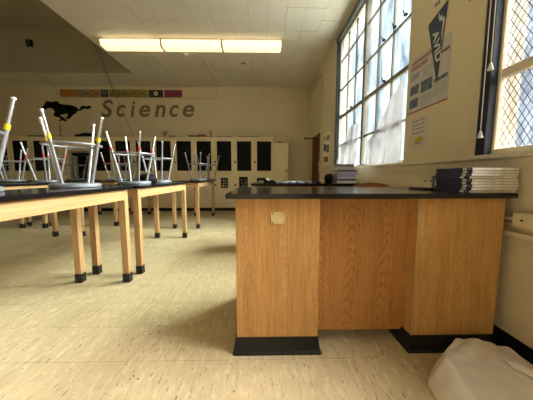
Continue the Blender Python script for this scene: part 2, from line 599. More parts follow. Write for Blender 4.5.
# back wall rail moulding beside the tall cabinet
for i, z in enumerate((1.33, 1.42)):
    t_ = boxo('trim_%d' % (3+i), (0.80, 1.40, YB-0.016, YB, z-0.016, z+0.016), M_TRIM)
    tag(t_, ('lower' if i == 0 else 'upper') + ' of two chair rails on back wall beside the tall cabinet', 'trim', kind='structure')
t_ = boxo('baseboard_back', (0.77, XR, YB-0.012, YB, 0, 0.10), M_BASE)
tag(t_, 'black cove base of the back wall', 'baseboard', kind='structure')
bm = prism([(XR-0.022, 0.0), (XR-0.010, 0.012), (XR-0.008, 0.115), (XR, 0.118), (XR, 0.0)], YF, DOOR[0]-0.06, 'XZ')
struct('baseboard_right', bm, M_BASE, 'black rubber cove base along the right wall', 'baseboard')
# continuous window stool (ledge)
bm = bmesh.new()
bm_box(bm, XR-0.035, XR+0.02, YF, 4.72, SILL-0.028, SILL)
bm_box(bm, XR-0.012, XR+0.01, YF, 4.72, SILL-0.09, SILL-0.028)
o = obj('trim_5', bm, M_TRIM, None, 0.004)
tag(o, 'cream ledge running along the right wall under the windows', 'window ledge', kind='structure')

# ------------------------------------------------------------------ windows
def sash_pane(win, y0, y1, z0, z1, x, mat):
    bm = bmesh.new()
    bm_box(bm, x-0.0025, x+0.0025, y0, y1, z0, z1)
    return obj('pane', bm, mat, win)

def window(n, y0, y1, label, rows, glass, groups=2, cols=3, thick=None):
    w = thing('window_%d' % n, label, 'window', (0, 0, 0), kind='structure')
    x0, x1 = XR+0.03, XR+0.10           # frame depth
    xg = XR+0.065
    fw = 0.055
    bm = bmesh.new()
    bm_box(bm, x0, x1, y0, y0+fw, SILL, WTOP)
    bm_box(bm, x0, x1, y1-fw, y1, SILL, WTOP)
    bm_box(bm, x0, x1, y0+fw, y1-fw, WTOP-fw, WTOP)
    bm_box(bm, x0, x1, y0+fw, y1-fw, SILL, SILL+0.035)
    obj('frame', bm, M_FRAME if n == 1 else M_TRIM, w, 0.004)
    yi0, yi1 = y0+fw, y1-fw
    gap = 0.065
    gw = (yi1-yi0-gap*(groups-1))/groups
    zs = [SILL+0.035] + rows + [WTOP-fw]
    for g in range(groups):
        a = yi0 + g*(gw+gap)
        b = a+gw
        if g < groups-1:
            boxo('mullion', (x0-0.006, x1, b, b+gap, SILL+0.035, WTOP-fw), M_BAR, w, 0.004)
        cw = (b-a)/cols
        for c in range(1, cols):
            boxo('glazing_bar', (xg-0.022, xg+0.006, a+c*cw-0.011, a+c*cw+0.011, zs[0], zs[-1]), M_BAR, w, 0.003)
        for z in rows:
            t = 0.026 if z == thick else 0.014
            xx = 0.026 if z == thick else 0.020
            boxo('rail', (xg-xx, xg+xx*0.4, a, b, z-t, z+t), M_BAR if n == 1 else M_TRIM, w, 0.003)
        for c in range(cols):
            for r0, r1 in zip(zs, zs[1:]):
                sash_pane(w, a+c*cw+0.006, a+(c+1)*cw-0.006, r0+0.006, r1-0.006, xg, glass)
    # dark fabric roller shade housing at the head and its channel at the far jamb
    boxo('shade_housing', (XR-0.035, XR+0.028, y0-0.01, y1+0.03, WTOP-0.03, WTOP+0.055), plain('shade_housing_grey', (0.07, 0.066, 0.062), 0.6), w, 0.006)
    boxo('shade_channel', (XR-0.022, XR+0.028, y1-0.046, y1+0.018, SILL+0.001, WTOP-0.03), M_DKGREY, w, 0.003)
    boxo('channel_edge', (XR-0.026, XR-0.001, y1+0.0185, y1+0.034, SILL+0.001, WTOP+0.03), M_TRIM, w, 0.002)
    return w, xg, yi0, yi1, gw, gap

win1, xg, a0, b0, gw, gap = window(1, WINS[0][0], WINS[0][1], 'tall many-paned hazy window beyond the poster', [1.575, 2.08, 2.57, 3.07], M_GLASS, thick=2.08)
# latches and stays on the rails
def stay(y, z, sgn=1):
    bm = bmesh.new()
    bm_box(bm, XR+0.012, XR+0.04, y-0.014, y+0.014, z-0.010, z+0.010)
    bm_tube(bm, (XR+0.02, y, z), (XR+0.0, y+0.012*sgn, z+0.045), 0.005, seg=6)
    obj('latch', bm, M_BLACK, win1)
for y, z in ((2.90, 2.11), (3.95, 2.11), (2.52, 2.60), (2.72, 2.60), (2.95, 2.59), (4.50, 2.10), (4.52, 2.57)):
    stay(y, z)

# crumpled white sheets hung over the lowest panes of window 1
def hung_sheet(name, pts_top, z_bot, x, label, seed, skew=0.0):
    rnd = random.Random(seed)
    NY, NZ = 26, 26
    bm = bmesh.new()
    ph = [rnd.uniform(0, 6.28) for _ in range(6)]
    grid = []
    for j in range(NZ+1):
        t = j/NZ
        row = []
        for i in range(NY+1):
            s = i/NY
            # top outline is a polyline of (y, z)
            k = s*(len(pts_top)-1)
            q = min(int(k), len(pts_top)-2)
            f = k-q
            yt = pts_top[q][0]*(1-f)+pts_top[q+1][0]*f
            zt_ = pts_top[q][1]*(1-f)+pts_top[q+1][1]*f
            yb = pts_top[0][0]*(1-s)+pts_top[-1][0]*s + skew*t
            y = yt*(1-t)+yb*t
            z = zt_*(1-t)+z_bot*t
            d = 0.012*math.sin(14*s+ph[0]+3*t)+0.008*math.sin(31*s-7*t+ph[1])+0.006*math.sin(9*t+20*s+ph[2])
            row.append(bm.verts.new((x - 0.016 - d - 0.03*t, y, z)))
        grid.append(row)
    for j in range(NZ):
        for i in range(NY):
            bm.faces.new((grid[j][i], grid[j][i+1], grid[j+1][i+1], grid[j+1][i]))
    bmesh.ops.solidify(bm, geom=bm.faces[:], thickness=0.0015)
    o = obj(name, bm, M_SHEET, None, 0, True)
    return tag(o, label, 'sheet')
hung_sheet('paper_sheet', [(2.44, 2.02), (2.62, 1.93), (2.86, 1.72), (3.05, 1.58), (3.28, 1.42)], SILL+0.012, XR+0.035, 'large crumpled white sheet over the near lower panes of the tall window', 3)
hung_sheet('paper_sheet', [(3.60, 1.78), (3.85, 1.80), (4.10, 1.66), (4.35, 1.55), (4.53, 1.35)], SILL+0.012, XR+0.035, 'smaller crumpled white sheet over the far lower panes behind the binders', 5)

win2, xg2, a2, b2, _, _ = window(2, WINS[1][0], WINS[1][1], 'nearest window with diamond wire mesh glass at the right edge', [1.62, 2.25, 2.85], M_GLASSW, groups=2, cols=1, thick=1.62)
win3, _, _, _, _, _ = window(3, WINS[2][0], WINS[2][1], 'window with diamond wire mesh glass behind the viewer', [1.62, 2.25, 2.85], M_GLASSW, groups=1, cols=2, thick=1.62)
# diamond wire mesh of window 2 (hundreds of wires: one part)
bm = bmesh.new()
xm = xg2-0.006
pw, ph_ = 0.038, 0.062
ya, yb_ = a2+0.002, b2-0.002
za, zb = SILL+0.037, WTOP-0.06
slope = ph_/pw
k = -int((zb-za)/ph_)-2
c_list = []
zz = za - (yb_-ya)*slope
while zz < zb:
    for sgn in (1, -1):
        pts = []
        # z = zz + (y-ya)*slope  or mirrored in y
        t0 = max(0.0, (za-zz)/slope)
        t1 = min(yb_-ya, (zb-zz)/slope)
        if t1-t0 > 0.01:
            yA, yB = (ya+t0, ya+t1) if sgn > 0 else (yb_-t0, yb_-t1)
            bm_tube(bm, (xm, yA, zz+t0*slope), (xm, yB, zz+t1*slope), 0.0019, seg=4, caps=False)
    zz += ph_
o = obj('wire_mesh', bm, plain('wire', (0.012, 0.011, 0.013), 0.7, 0.0), win2)
o['kind'] = 'stuff'

# blind cords with tassels in front of window 2's dark channel
def blind_cord(y, z, label, x):
    t = thing('blind_cord', label, 'cord', (x, y, z))
    bm = bmesh.new()
    bm_tube(bm, (0, 0, 0.03), (0.002, 0.01, (WTOP-0.02-z)*0.5), 0.0028, seg=6)
    bm_tube(bm, (0.002, 0.01, (WTOP-0.02-z)*0.5), (0, 0, WTOP-0.02-z), 0.0028, seg=6)
    obj('string', bm, M_WHITE, t)
    bm = bmesh.new()
    bm_lathe(bm, [(0.004, 0.045), (0.008, 0.035), (0.016, 0.003), (0.015, 0.0)], 12)
    obj('tassel', bm, M_WHITE, t, 0, True)
blind_cord(1.482, 1.64, 'white blind cord with the higher tassel at the dark shade channel', XR-0.032)
blind_cord(1.503, 1.245, 'white blind cord with the lower tassel at the dark shade channel', XR-0.040)

# ------------------------------------------------------------------ outdoors, seen through the panes
bm = bmesh.new()
bm_box(bm, XR+0.25, 30, -25, 40, -0.7, -0.5)
struct('ground_outside', bm, plain('pale_concrete', (0.45, 0.43, 0.40), 0.9), 'pale paved yard outside the windows', 'ground')
nb = thing('neighbouring_building', 'pale low building with a grey roof outside the windows', 'building', (7.5, 0, -0.5))
boxo('wall', (0, 6, -20, 2.6, 0, 3.3), plain('pale_stucco', (0.26, 0.26, 0.28), 0.9), nb)
bm = prism([(-0.5, 3.3), (-0.5, 3.42), (3, 5.2), (6.5, 3.42), (6.5, 3.3)], -20.3, 2.9, 'XZ')
obj('roof', bm, plain('grey_shingle', (0.035, 0.032, 0.037), 0.9, 0, 0.2, 0.4, 3), nb)

# ------------------------------------------------------------------ door in the right wall
d = thing('door_1', 'brown wooden door with brown frame in the right wall', 'door', (0, 0, 0), kind='structure')
boxo('leaf', (XR+0.06, XR+0.10, DOOR[0]+0.05, DOOR[1]-0.05, 0.005, DOOR[2]-0.05), M_DOOR, d)
bm = bmesh.new()
bm_box(bm, XR-0.022, XR+0.14, DOOR[0], DOOR[0]+0.05, 0, DOOR[2])
bm_box(bm, XR-0.022, XR+0.14, DOOR[1]-0.05, DOOR[1], 0, DOOR[2])
bm_box(bm, XR-0.022, XR+0.14, DOOR[0]+0.05, DOOR[1]-0.05, DOOR[2]-0.05, DOOR[2])
obj('frame', bm, M_DOOR, d, 0.004)
bm = bmesh.new()
bm_tube(bm, (XR-0.02, 6.35, 1.985), (XR-0.29, 6.35, 1.985), 0.013)
bm_box(bm, XR-0.30, XR-0.27, 6.335, 6.365, 1.965, 2.005)
obj('closer_arm', bm, M_BLACK, d)

# ================================================================== DEMONSTRATION DESK
DX0, DX1, DY0, DY1, DZ = -0.191, 1.360, 1.240, 2.02, 0.918
desk = thing('demonstration_desk', 'oak demonstration desk with black top and two pedestals, nearest', 'desk', (0, 0, 0))
boxo('desktop', (DX0, DX1, DY0, DY1, DZ-0.027, DZ), M_BLACKTOP, desk, 0.004)
FY = 1.282
zb_, zt_ = 0.098, DZ-0.0275
P1, P2 = (-0.143, 0.316), (0.852, 1.336)
for i, (xa, xb) in enumerate((P1, P2)):
    o = boxo('pedestal', (xa, xb, FY+0.018, DY1-0.06, zb_, zt_), M_OAK, desk)
    q = boxo('front_panel', (xa+(0.0 if i == 0 else 0.016), xb, FY, FY+0.0178, zb_, zt_), M_OAK, o, 0.0012)
    if i == 1:
        boxo('edge_strip', (xa, xa+0.0155, FY-0.001, FY+0.0178, zb_, zt_), M_TWOOD, o, 0.0012)
    # rubber plinth flaring outwards at the floor
    y1 = DY1-0.05
    bm = bmesh.new()
    s = 0.022
    lo = [(xa-s, FY-s), (xb+(s if i == 0 else 0.012), FY-s), (xb+(s if i == 0 else 0.012), y1), (xa-s, y1)]
    hi = [(xa-0.002, FY-0.003), (xb+0.002, FY-0.003), (xb+0.002, y1), (xa-0.002, y1)]
    rings = []
    for z, pts in ((0.0, lo), (0.012, lo), (0.020, [((l[0]+h[0])/2, (l[1]+h[1])/2) for l, h in zip(lo, hi)]), (zb_-0.0005, hi)):
        rings.append([bm.verts.new((p[0], p[1], z)) for p in pts])
    for A, B in zip(rings, rings[1:]):
        for k in range(4):
            bm.faces.new((A[k], A[(k+1) % 4], B[(k+1) % 4], B[k]))
    bm.faces.new(rings[0][::-1])
    bm.faces.new(rings[-1])
    obj('plinth', bm, M_BASE, desk, 0.003)
boxo('modesty_panel', (P1[1]+0.0005, P2[0]-0.0005, 1.372, 1.390, 0.076, zt_), M_OAKC, desk)
# brass switch plate screwed to the left pedestal
pl = boxo('cover_plate', (0.048, 0.124, FY-0.004, FY-0.0003, 0.752, 0.817), plain('ivory_plate', (0.72, 0.58, 0.30), 0.35, 0.1), desk, 0.0015)
for sx, sz in ((0.056, 0.760), (0.116, 0.760), (0.056, 0.809), (0.116, 0.809)):
    bm = bmesh.new()
    bm_tube(bm, (sx, FY-0.0062, sz), (sx, FY-0.0040, sz), 0.0035, seg=8)
    obj('screw', bm, M_BLACK, pl)

# books stacked on the desk by the wall: navy spines towards the aisle, page edges to the front
rnd = random.Random(11)
z = DZ + 0.0005
nb_books = 9
for i in range(nb_books):
    h = 0.0152 + rnd.uniform(-0.001, 0.0012)
    x0 = 1.112 + rnd.uniform(-0.008, 0.010)
    y0 = 1.262 + rnd.uniform(-0.004, 0.010)
    bw, bl = 0.262, 0.262
    order = ['bottom', 'second from bottom', 'third from bottom', 'fourth from bottom', 'middle', 'fourth from top', 'third from top', 'second from top', 'topmost'][i]
    b = thing('workbook', 'navy workbook with white spine label, %s of the stack on the desk' % order, 'book', (x0, y0, z), rnd.uniform(-0.02, 0.02), 'workbooks stacked on the desk')
    boxo('pages', (0.004, bw-0.006, 0.001, bl-0.003, 0.0010, h-0.0011), M_PAGES, b)
    bm = bmesh.new()
    bm_box(bm, 0, bw-0.004, 0.002, bl, 0.0002, 0.0009)
    bm_box(bm, 0, bw-0.004, 0.002, bl, h-0.0010, h-0.0002)
    bm_box(bm, -0.001, 0.003, 0, bl, 0.0, h-0.0001)
    obj('cover', bm, M_NAVY, b)
    bm = bmesh.new()
    bm_box(bm, -0.0018, -0.0010, 0.030, 0.058, 0.002, h-0.002)
    obj('spine_label', bm, M_PAPER, b)
    if i % 2 == 0:
        bm = bmesh.new()
        bm_box(bm, -0.0018, -0.0010, 0.008, 0.020, 0.004, h-0.004)
        obj('spine_label', bm, plain('pale_blue_label', (0.35, 0.40, 0.55), 0.6), b)
    z += h

# gas cock behind the books
g = thing('gas_turret', 'small chrome gas valve behind the navy workbooks on the desk', 'gas valve', (1.175, 1.63, DZ))
bm = bmesh.new(); bm_lathe(bm, [(0.024, 0), (0.022, 0.006), (0.010, 0.010), (0.009, 0.075), (0.006, 0.082)], 16)
obj('post', bm, M_STEEL, g, 0, True)
bm = bmesh.new(); bm_tube(bm, (0, 0, 0.058), (-0.07, -0.01, 0.060), 0.0045); bm_tube(bm, (-0.02, -0.003, 0.0585), (-0.028, -0.004, 0.0588), 0.010)
obj('nozzle', bm, M_CHROME, g, 0, True)
bm = bmesh.new(); bm_box(bm, -0.005, 0.005, -0.032, 0.012, 0.082, 0.09)
obj('lever', bm, M_BLACK, g)
cp = boxo('cover_flap', (1.06, 1.15, 1.56, 1.72, DZ, DZ+0.012), M_RUBBER, None, 0.003)
tag(cp, 'flat black outlet cover on the desk beside the gas valve', 'cover')

# ================================================================== SECOND BENCH
bench = thing('lab_bench', 'farther oak bench with black top carrying binders, behind the near desk', 'bench', (0, 0, 0))
BX0, BX1, BY0, BY1 = -0.135, 1.235, 2.98, 3.62
boxo('benchtop', (BX0, BX1, BY0, BY1, DZ-0.035, DZ), M_BLACKTOP, bench, 0.004)
boxo('body', (BX0+0.04, BX1-0.03, BY0+0.04, BY1-0.03, 0.10, DZ-0.0355), M_OAKC, bench)
boxo('plinth', (BX0+0.03, BX1-0.02, BY0+0.03, BY1-0.02, 0, 0.0995), M_BASE, bench)
# binder stack
rnd = random.Random(4)
z = DZ + 0.0005
specs = [((0.75, 0.74, 0.72), 0.030, 'grey', 'at the bottom of the binder stack'), ((0.10, 0.12, 0.30), 0.028, 'dark blue', 'second from the bottom of the binder stack'),
         ((0.70, 0.69, 0.68), 0.020, 'white', 'low in the binder stack'), ((0.36, 0.36, 0.66), 0.036, 'purple blue', 'lower purple one of the binder stack'),
         ((0.46, 0.46, 0.74), 0.034, 'violet blue', 'upper purple one of the binder stack'), ((0.06, 0.06, 0.08), 0.020, 'black', 'above the purple pair in the binder stack'),
         ((0.48, 0.51, 0.49), 0.040, 'grey green', 'second from the top of the binder stack'), ((0.18, 0.20, 0.19), 0.034, 'dark green grey', 'topmost of the binder stack')]
for i, (c, h, cn, where) in enumerate(specs):
    x0 = 0.972 + rnd.uniform(-0.02, 0.012) - (0.05 if i >= 6 else 0)
    y0 = 3.06 + rnd.uniform(-0.015, 0.015)
    w_, l_ = 0.245 + rnd.uniform(-0.015, 0.01), 0.30
    b = thing('ring_binder', '%s binder, %s on the far bench' % (cn, where), 'binder', (x0, y0, z), rnd.uniform(-0.05, 0.05), 'binders stacked on the far bench')
    boxo('pages', (0.006, w_-0.004, 0.006, l_-0.004, 0.003, h-0.003), M_PAGES, b)
    m = plain('binder_%s' % cn.replace(' ', '_'), c, 0.4)
    bm = bmesh.new()
    bm_box(bm, 0, w_, 0, l_, 0, 0.0028)
    bm_box(bm, 0, w_, 0, l_, h-0.0028, h-0.0002)
    bm_box(bm, 0, w_, -0.002, 0.004, 0.0, h-0.0002)
    obj('cover', bm, m, b)
    z += h
def lump(name, loc, sx, sy, sz, mat, label, cat, seed, amp=0.16, seg=18, group=None):
    rnd = random.Random(seed)
    bm = bmesh.new()
    bmesh.ops.create_icosphere(bm, subdivisions=3, radius=1.0)
    ph = [(Vector((rnd.gauss(0, 1), rnd.gauss(0, 1), rnd.gauss(0, 1)))*2.2, rnd.uniform(0, 6)) for _ in range(6)]
    for v in bm.verts:
        f = 1 + amp*sum(math.sin(v.co.dot(k)+p) for k, p in ph)/2.2
        v.co = Vector((v.co.x*sx*f, v.co.y*sy*f, max(-0.55, v.co.z)*sz*f))
    zmin = min(v.co.z for v in bm.verts)
    for v in bm.verts:
        v.co.z -= zmin
        if v.co.z < 0.08*sz:
            v.co.z = 0
    o = obj(name, bm, mat, None, 0, True, loc)
    return tag(o, label, cat, group)
lump('black_bag', (0.88, 3.19, DZ), 0.045, 0.10, 0.075, M_BLACK, 'lumpy black bag beside the binder stack on the far bench', 'bag', 2)
s = thing('tape_dispenser', 'small black tape dispenser near the left end of the far bench', 'tape dispenser', (0.02, 3.14, DZ))
bm = prism([(0, 0), (0.16, 0), (0.16, 0.02), (0.11, 0.045), (0.07, 0.028), (0.03, 0.05), (0, 0.04)], -0.025, 0.025, 'XZ')
obj('body', bm, M_BLACK, s, 0.003)
bm = bmesh.new(); bm_tube(bm, (0.05, -0.015, 0.045), (0.05, 0.015, 0.045), 0.022, seg=16)
obj('tape_roll', bm, M_PAPER, s)
for k, (x, y, r_, ln) in enumerate(((0.28, 3.12, 0.1, 'leftmost'), (0.43, 3.38, -0.1, 'middle'), (0.53, 3.12, 0.12, 'rightmost'))):
    rnd = random.Random(k)
    bm = bmesh.new()
    G = 8
    vv = [[bm.verts.new(((i/G-0.5)*0.20, (j/G-0.5)*0.15, 0.006+0.010*math.sin(i*1.1+j*0.8+k)+0.010+0.006*rnd.random())) for i in range(G+1)] for j in range(G+1)]
    for j in range(G):
        for i in range(G):
            bm.faces.new((vv[j][i], vv[j][i+1], vv[j+1][i+1], vv[j+1][i]))
    bmesh.ops.solidify(bm, geom=bm.faces[:], thickness=0.002)
    zmin = min(v.co.z for v in bm.verts)
    for v in bm.verts:
        v.co.z -= zmin
    o = obj('crumpled_paper', bm, plain('grey_paper', (0.13, 0.13, 0.14), 0.8) if k != 1 else plain('dull_paper', (0.35, 0.34, 0.32), 0.8), None, 0, True, (x, y, DZ+0.001))
    o.rotation_euler.z = r_
    tag(o, '%s crumpled grey-white sheet on the far bench' % ln, 'paper', 'crumpled papers on the far bench')
lump('computer_mouse', (0.74, 3.14, DZ), 0.032, 0.05, 0.022, M_BLACK, 'small black rounded gadget on the far bench left of the black bag', 'mouse', 8, 0.05)

# wooden chair between the desk and the bench: only its top rail shows
ch = thing('wooden_chair', 'reddish wooden chair whose top rail peeks above the near desk', 'chair', (1.17, 2.36, 0))
boxo('seat', (-0.19, 0.19, -0.19, 0.19, 0.43, 0.455), M_CHAIRW, ch, 0.006)
for sx in (-0.17, 0.17):
    for sy in (-0.17, 0.17):
        boxo('leg', (sx-0.018, sx+0.018, sy-0.018, sy+0.018, 0, 0.43 if sy < 0 else 0.4299), M_CHAIRW, ch, 0.003)
    boxo('back_post', (sx-0.018, sx+0.018, 0.152, 0.188, 0.456, 0.90), M_CHAIRW, ch, 0.003)
N = 14
pts = [(-0.19+0.38*i/N, 0.91+0.028*math.sin(PI*i/N)) for i in range(N+1)] + [(0.19, 0.82), (-0.19, 0.82)]
obj('top_rail', prism(pts, 0.1895, 0.207, 'XZ'), M_CHAIRW, ch, 0.003)

# ================================================================== TABLES
TW, TH, TT = 0.575, 0.914, 0.026
def make_table(L):
    t = thing('lab_table', '', 'table')
    hw, hl = TW/2, L/2
    boxo('tabletop', (-hw, hw, -hl, hl, TH-TT, TH), M_BLACKTOP, t, 0.003)
    lw = 0.058
    ix, iy = hw-0.035, hl-0.035
    for sx in (-1, 1):
        boxo('rail', (min(sx*ix, sx*(ix-0.022)), max(sx*ix, sx*(ix-0.022)), -iy+lw+0.0005, iy-lw-0.0005, TH-TT-0.098, TH-TT-0.0005), M_TWOODY, t, 0.001)
        boxo('end_rail', (-ix+lw+0.0005, ix-lw-0.0005, min(sx*iy, sx*(iy-0.022)), max(sx*iy, sx*(iy-0.022)), TH-TT-0.098, TH-TT-0.0005), M_TWOODX, t, 0.001)
        for sy in (-1, 1):
            xa, xb = sorted((sx*ix, sx*(ix-lw)))
            y0, y1 = sorted((sy*iy, sy*(iy-lw)))
            lg = boxo('leg', (xa, xb, y0, y1, 0.012, TH-TT-0.0005), M_TWOOD, t, 0.002)
            boxo('foot_boot', (xa-0.003, xb+0.003, y0-0.003, y1+0.003, 0, 0.088), M_RUBBER, lg, 0.003)
    return t
proto = make_table(1.58)
TABLES = [(-1.518, 1.525, 'nearest black-topped lab table at left, cut by the frame'),
          (-1.495, 3.175, 'second lab table of the front row, between two others'),
          (-1.465, 5.34, 'lab table of the front row nearest the cabinets'),
          (-3.25, 3.30, 'lab table of the middle row, farther from the cabinets'),
          (-3.20, 5.62, 'lab table of the middle row nearest the cabinets'),
          (-4.46, 3.98, 'lab table of the far left row, farther from the cabinets'),
          (-4.50, 5.62, 'lab table of the far left row nearest the cabinets'),
          (-6.10, 5.40, 'lab table at the outer left, behind the other rows')]
for i, (x, y, lab) in enumerate(TABLES):
    t = proto if i == 0 else copy_tree(proto)
    t.location = (x, y, 0)
    tag(t, lab, 'table', 'black-topped lab tables')

# ================================================================== STOOLS, upside down on the tables
def make_stool(band, tip_bright=True):
    t = thing('lab_stool', '', 'stool')
    bm = bmesh.new()
    bm_lathe(bm, [(0.165, 0.0), (0.178, 0.004), (0.180, 0.012), (0.178, 0.030), (0.168, 0.034), (0.150, 0.030), (0.10, 0.027), (0.02, 0.027)], 32)
    obj('seat', bm, M_SEAT, t, 0, True)
    rb, rt_, H = 0.138, 0.262, 0.585
    def at(a, z):
        f = (z-0.028)/(H-0.028)
        r = rb+(rt_-rb)*f
        return Vector((r*math.cos(a), r*math.sin(a), z))
    for k in range(4):
        a = k*PI/2
        bm = bmesh.new()
        bm_tube(bm, at(a, 0.028), at(a, 0.412), 0.0130, seg=12)
        lg = obj('leg', bm, M_STEEL, t, 0, True)
        bm = bmesh.new()
        bm_tube(bm, at(a, 0.412), at(a, H-0.012), 0.0104, seg=12)
        obj('leg_extension', bm, M_CHROME if band is M_YEL else M_STEEL2 if band is not None else M_STEEL, lg, 0, True)
        if band is not None:
            bm = bmesh.new()
            bm_tube(bm, at(a, 0.380), at(a, 0.415), 0.0152, seg=12)
            obj('tape_band', bm, band, lg, 0, True)
        bm = bmesh.new()
        bm_tube(bm, at(a, H-0.013), at(a, H), 0.0142, 0.0120, seg=12)
        obj('glide', bm, M_GLIDE, lg, 0, True)
    rr = at(0, 0.355).x
    bm = bmesh.new()
    bm_torus(bm, rr-0.012, 0.0100, 0.355, 40, 8)
    obj('foot_ring', bm, M_STEEL, t, 0, True)
    return t
st_y, st_r, st_n = make_stool(M_YEL), make_stool(M_RED), make_stool(None, False)
used = set()
STOOLS = [
    (st_y, -1.735, 1.40, PI/4, 'upturned grey stool with yellow tape, cut off at the left frame edge'),
    (st_y, -1.60, 2.10, -0.035, 'whole upturned grey stool with yellow tape on the nearest table'),
    (st_r, -1.53, 2.92, 0.775, 'upturned stool with red tape on second table, nearer of its pair'),
    (st_n, -1.58, 3.72, 0.66, 'upturned plain stool on second table, behind the red-taped one'),
    (st_n, -1.39, 5.28, 0.50, 'upturned dark stool at the middle of the last front row table'),
    (st_n, -1.29, 5.86, 0.30, 'upturned dark stool at the cabinet end of the last front row table'),
    (st_r, -3.30, 3.78, 0.60, 'upturned red-taped stool on the middle row, left of the yellow-taped one'),
    (st_r, -3.10, 5.20, 0.25, 'upturned red-taped stool far back between the yellow-taped legs'),
    (st_n, -3.28, 6.05, 0.9, 'upturned plain stool on middle row table nearest the cabinets, farther end'),
    (st_r, -4.46, 4.40, 0.2, 'upturned red-taped stool on the far left row, seen past the cropped stool'),
    (st_n, -4.60, 6.05, 0.5, 'upturned plain stool on the far left row in front of the display case'),
    (st_n, -6.10, 5.75, 0.3, 'upturned plain stool on the outermost left table before the black doors'),
]
for src, x, y, rz, lab in STOOLS:
    s = src if id(src) not in used else copy_tree(src)
    used.add(id(src))
    s.location = (x, y, TH+0.0005)
    s.rotation_euler = (0, 0, rz)
    tag(s, lab, 'stool', 'stools upturned on the lab tables')
lump('black_bag', (-1.57, 3.30, TH), 0.13, 0.10, 0.085, M_BLACK, 'slumped black bag on the second table between the stools', 'bag', 6, 0.2)

# ================================================================== BACK WALL CABINETS
CY0, CY1, CTOP = 6.95, YB-0.004, 2.105
PXM = 0.02746                       # metres of cabinet front per unit in view
def cabinet(x0, x1, label, glass=True, lower_poster=None):
    c = thing('cabinet_unit', label, 'cabinet', (x0, CY0, 0), group='cream cabinets along the back wall')
    w = x1-x0
    boxo('body', (0.001, w-0.001, 0.02, CY1-CY0, 0.085, CTOP-0.03), M_CAB, c)
    boxo('toe_kick', (0.001, w-0.001, 0.03, CY1-CY0, 0, 0.0845), M_BASE, c)
    boxo('cornice', (0.0005, w-0.0005, -0.02, CY1-CY0, CTOP-0.0295, CTOP), M_CAB, c, 0.004)
    up = boxo('door', (0.012, w-0.012, 0.0, 0.0195, 1.065, CTOP-0.045), M_CAB, c, 0.003)
    lo = boxo('door', (0.012, w-0.012, 0.0, 0.0195, 0.10, 1.045), M_CAB, c, 0.003)
    if glass:
        pm = (w-0.405)/2 + 0.02
        boxo('black_panel', (pm, pm+0.405, -0.004, -0.0003, 1.155, 1.99), M_CHALK, up)
        boxo('panel_moulding', (pm-0.014, pm+0.419, -0.0028, -0.0002, 1.141, 2.004), M_CAB, up)
    for dd, z in ((up, 1.41), (lo, 0.75)):
        bm = bmesh.new()
        bm_tube(bm, (0.045, -0.0002, z), (0.045, -0.016, z), 0.007, seg=8)
        bm_tube(bm, (0.045, -0.016, z), (0.045, -0.028, z), 0.027, 0.022, seg=12)
        obj('knob', bm, M_BLACK, dd)
    return c
X = 0.325
num = ['first', 'second', 'third', 'fourth', 'fifth', 'sixth', 'seventh', 'eighth', 'ninth']
UW = 0.5685
for i in range(9):
    cabinet(X-UW, X, 'cream cabinet with black door panel, %s unit left of the tall narrow cabinet' % num[i])
    X -= UW
# display bay with a green terrarium
bay_x1, bay_x0 = X, X-0.69
c = thing('cabinet_unit', 'cream open bay holding the glass terrarium in the cabinet run', 'cabinet', (bay_x0, CY0, 0), group='cream cabinets along the back wall')
w = bay_x1-bay_x0
boxo('body', (0.001, w-0.001, 0.02, CY1-CY0, 0.085, 0.80), M_CAB, c)
boxo('toe_kick', (0.001, w-0.001, 0.03, CY1-CY0, 0, 0.0845), M_BASE, c)
boxo('header', (0.001, w-0.001, 0.0, CY1-CY0, 1.72, CTOP-0.03), M_CAB, c)
boxo('cornice', (0.0005, w-0.0005, -0.02, CY1-CY0, CTOP-0.0295, CTOP), M_CAB, c, 0.004)
boxo('back', (0.001, w-0.001, CY1-CY0-0.02, CY1-CY0, 0.801, 1.719), M_CAB, c)
for xa in (0.001, w-0.041):
    boxo('stile', (xa, xa+0.04, 0.0, CY1-CY0-0.021, 0.801, 1.719), M_CAB, c)
boxo('door', (0.012, w-0.012, 0.0, 0.0195, 0.10, 0.79), M_CAB, c, 0.003)
tr = thing('terrarium', 'dark glass terrarium with green contents in the cabinet bay', 'terrarium', (bay_x0+w/2, CY0+0.17, 0.8005))
boxo('background', (-0.26, 0.26, 0.10, 0.115, 0, 0.86), M_BLACK, tr)
boxo('base', (-0.26, 0.26, -0.12, 0.0995, 0, 0.05), M_BLACK, tr)
boxo('hood', (-0.26, 0.26, -0.12, 0.0995, 0.78, 0.86), M_BLACK, tr)
bm = bmesh.new()
for xx in (-0.26, 0.24):
    bm_box(bm, xx, xx+0.02, -0.12, -0.10, 0.0505, 0.7795)
obj('corner_post', bm, M_BLACK, tr)
for k in range(9):
    rnd = random.Random(k+40)
    bm = bmesh.new()
    x, y = rnd.uniform(-0.2, 0.2), rnd.uniform(-0.06, 0.06)
    for q in range(7):
        a = rnd.uniform(0, 6.28)
        hh = rnd.uniform(0.12, 0.45)
        p0 = Vector((x, y, 0.05)); p1 = Vector((x+0.05*math.cos(a), y+0.03*math.sin(a), 0.05+hh))
        sd = Vector((-math.sin(a), math.cos(a), 0))*0.014
        v = [bm.verts.new(p0-sd*0.3), bm.verts.new(p0+sd*0.3), bm.verts.new((p0+p1)/2+sd), bm.verts.new(p1), bm.verts.new((p0+p1)/2-sd)]
        bm.faces.new(v)
    bmesh.ops.solidify(bm, geom=bm.faces[:], thickness=0.002)
    obj('plant', bm, plain('terrarium_green_%d' % (k % 3), [(0.10, 0.13, 0.03), (0.16, 0.15, 0.04), (0.06, 0.09, 0.03)][k % 3], 0.6), tr)
X = bay_x0
cu = cabinet(X-0.43, X, 'narrow plain cream cabinet with pinned papers left of the terrarium', glass=False)
X -= 0.43
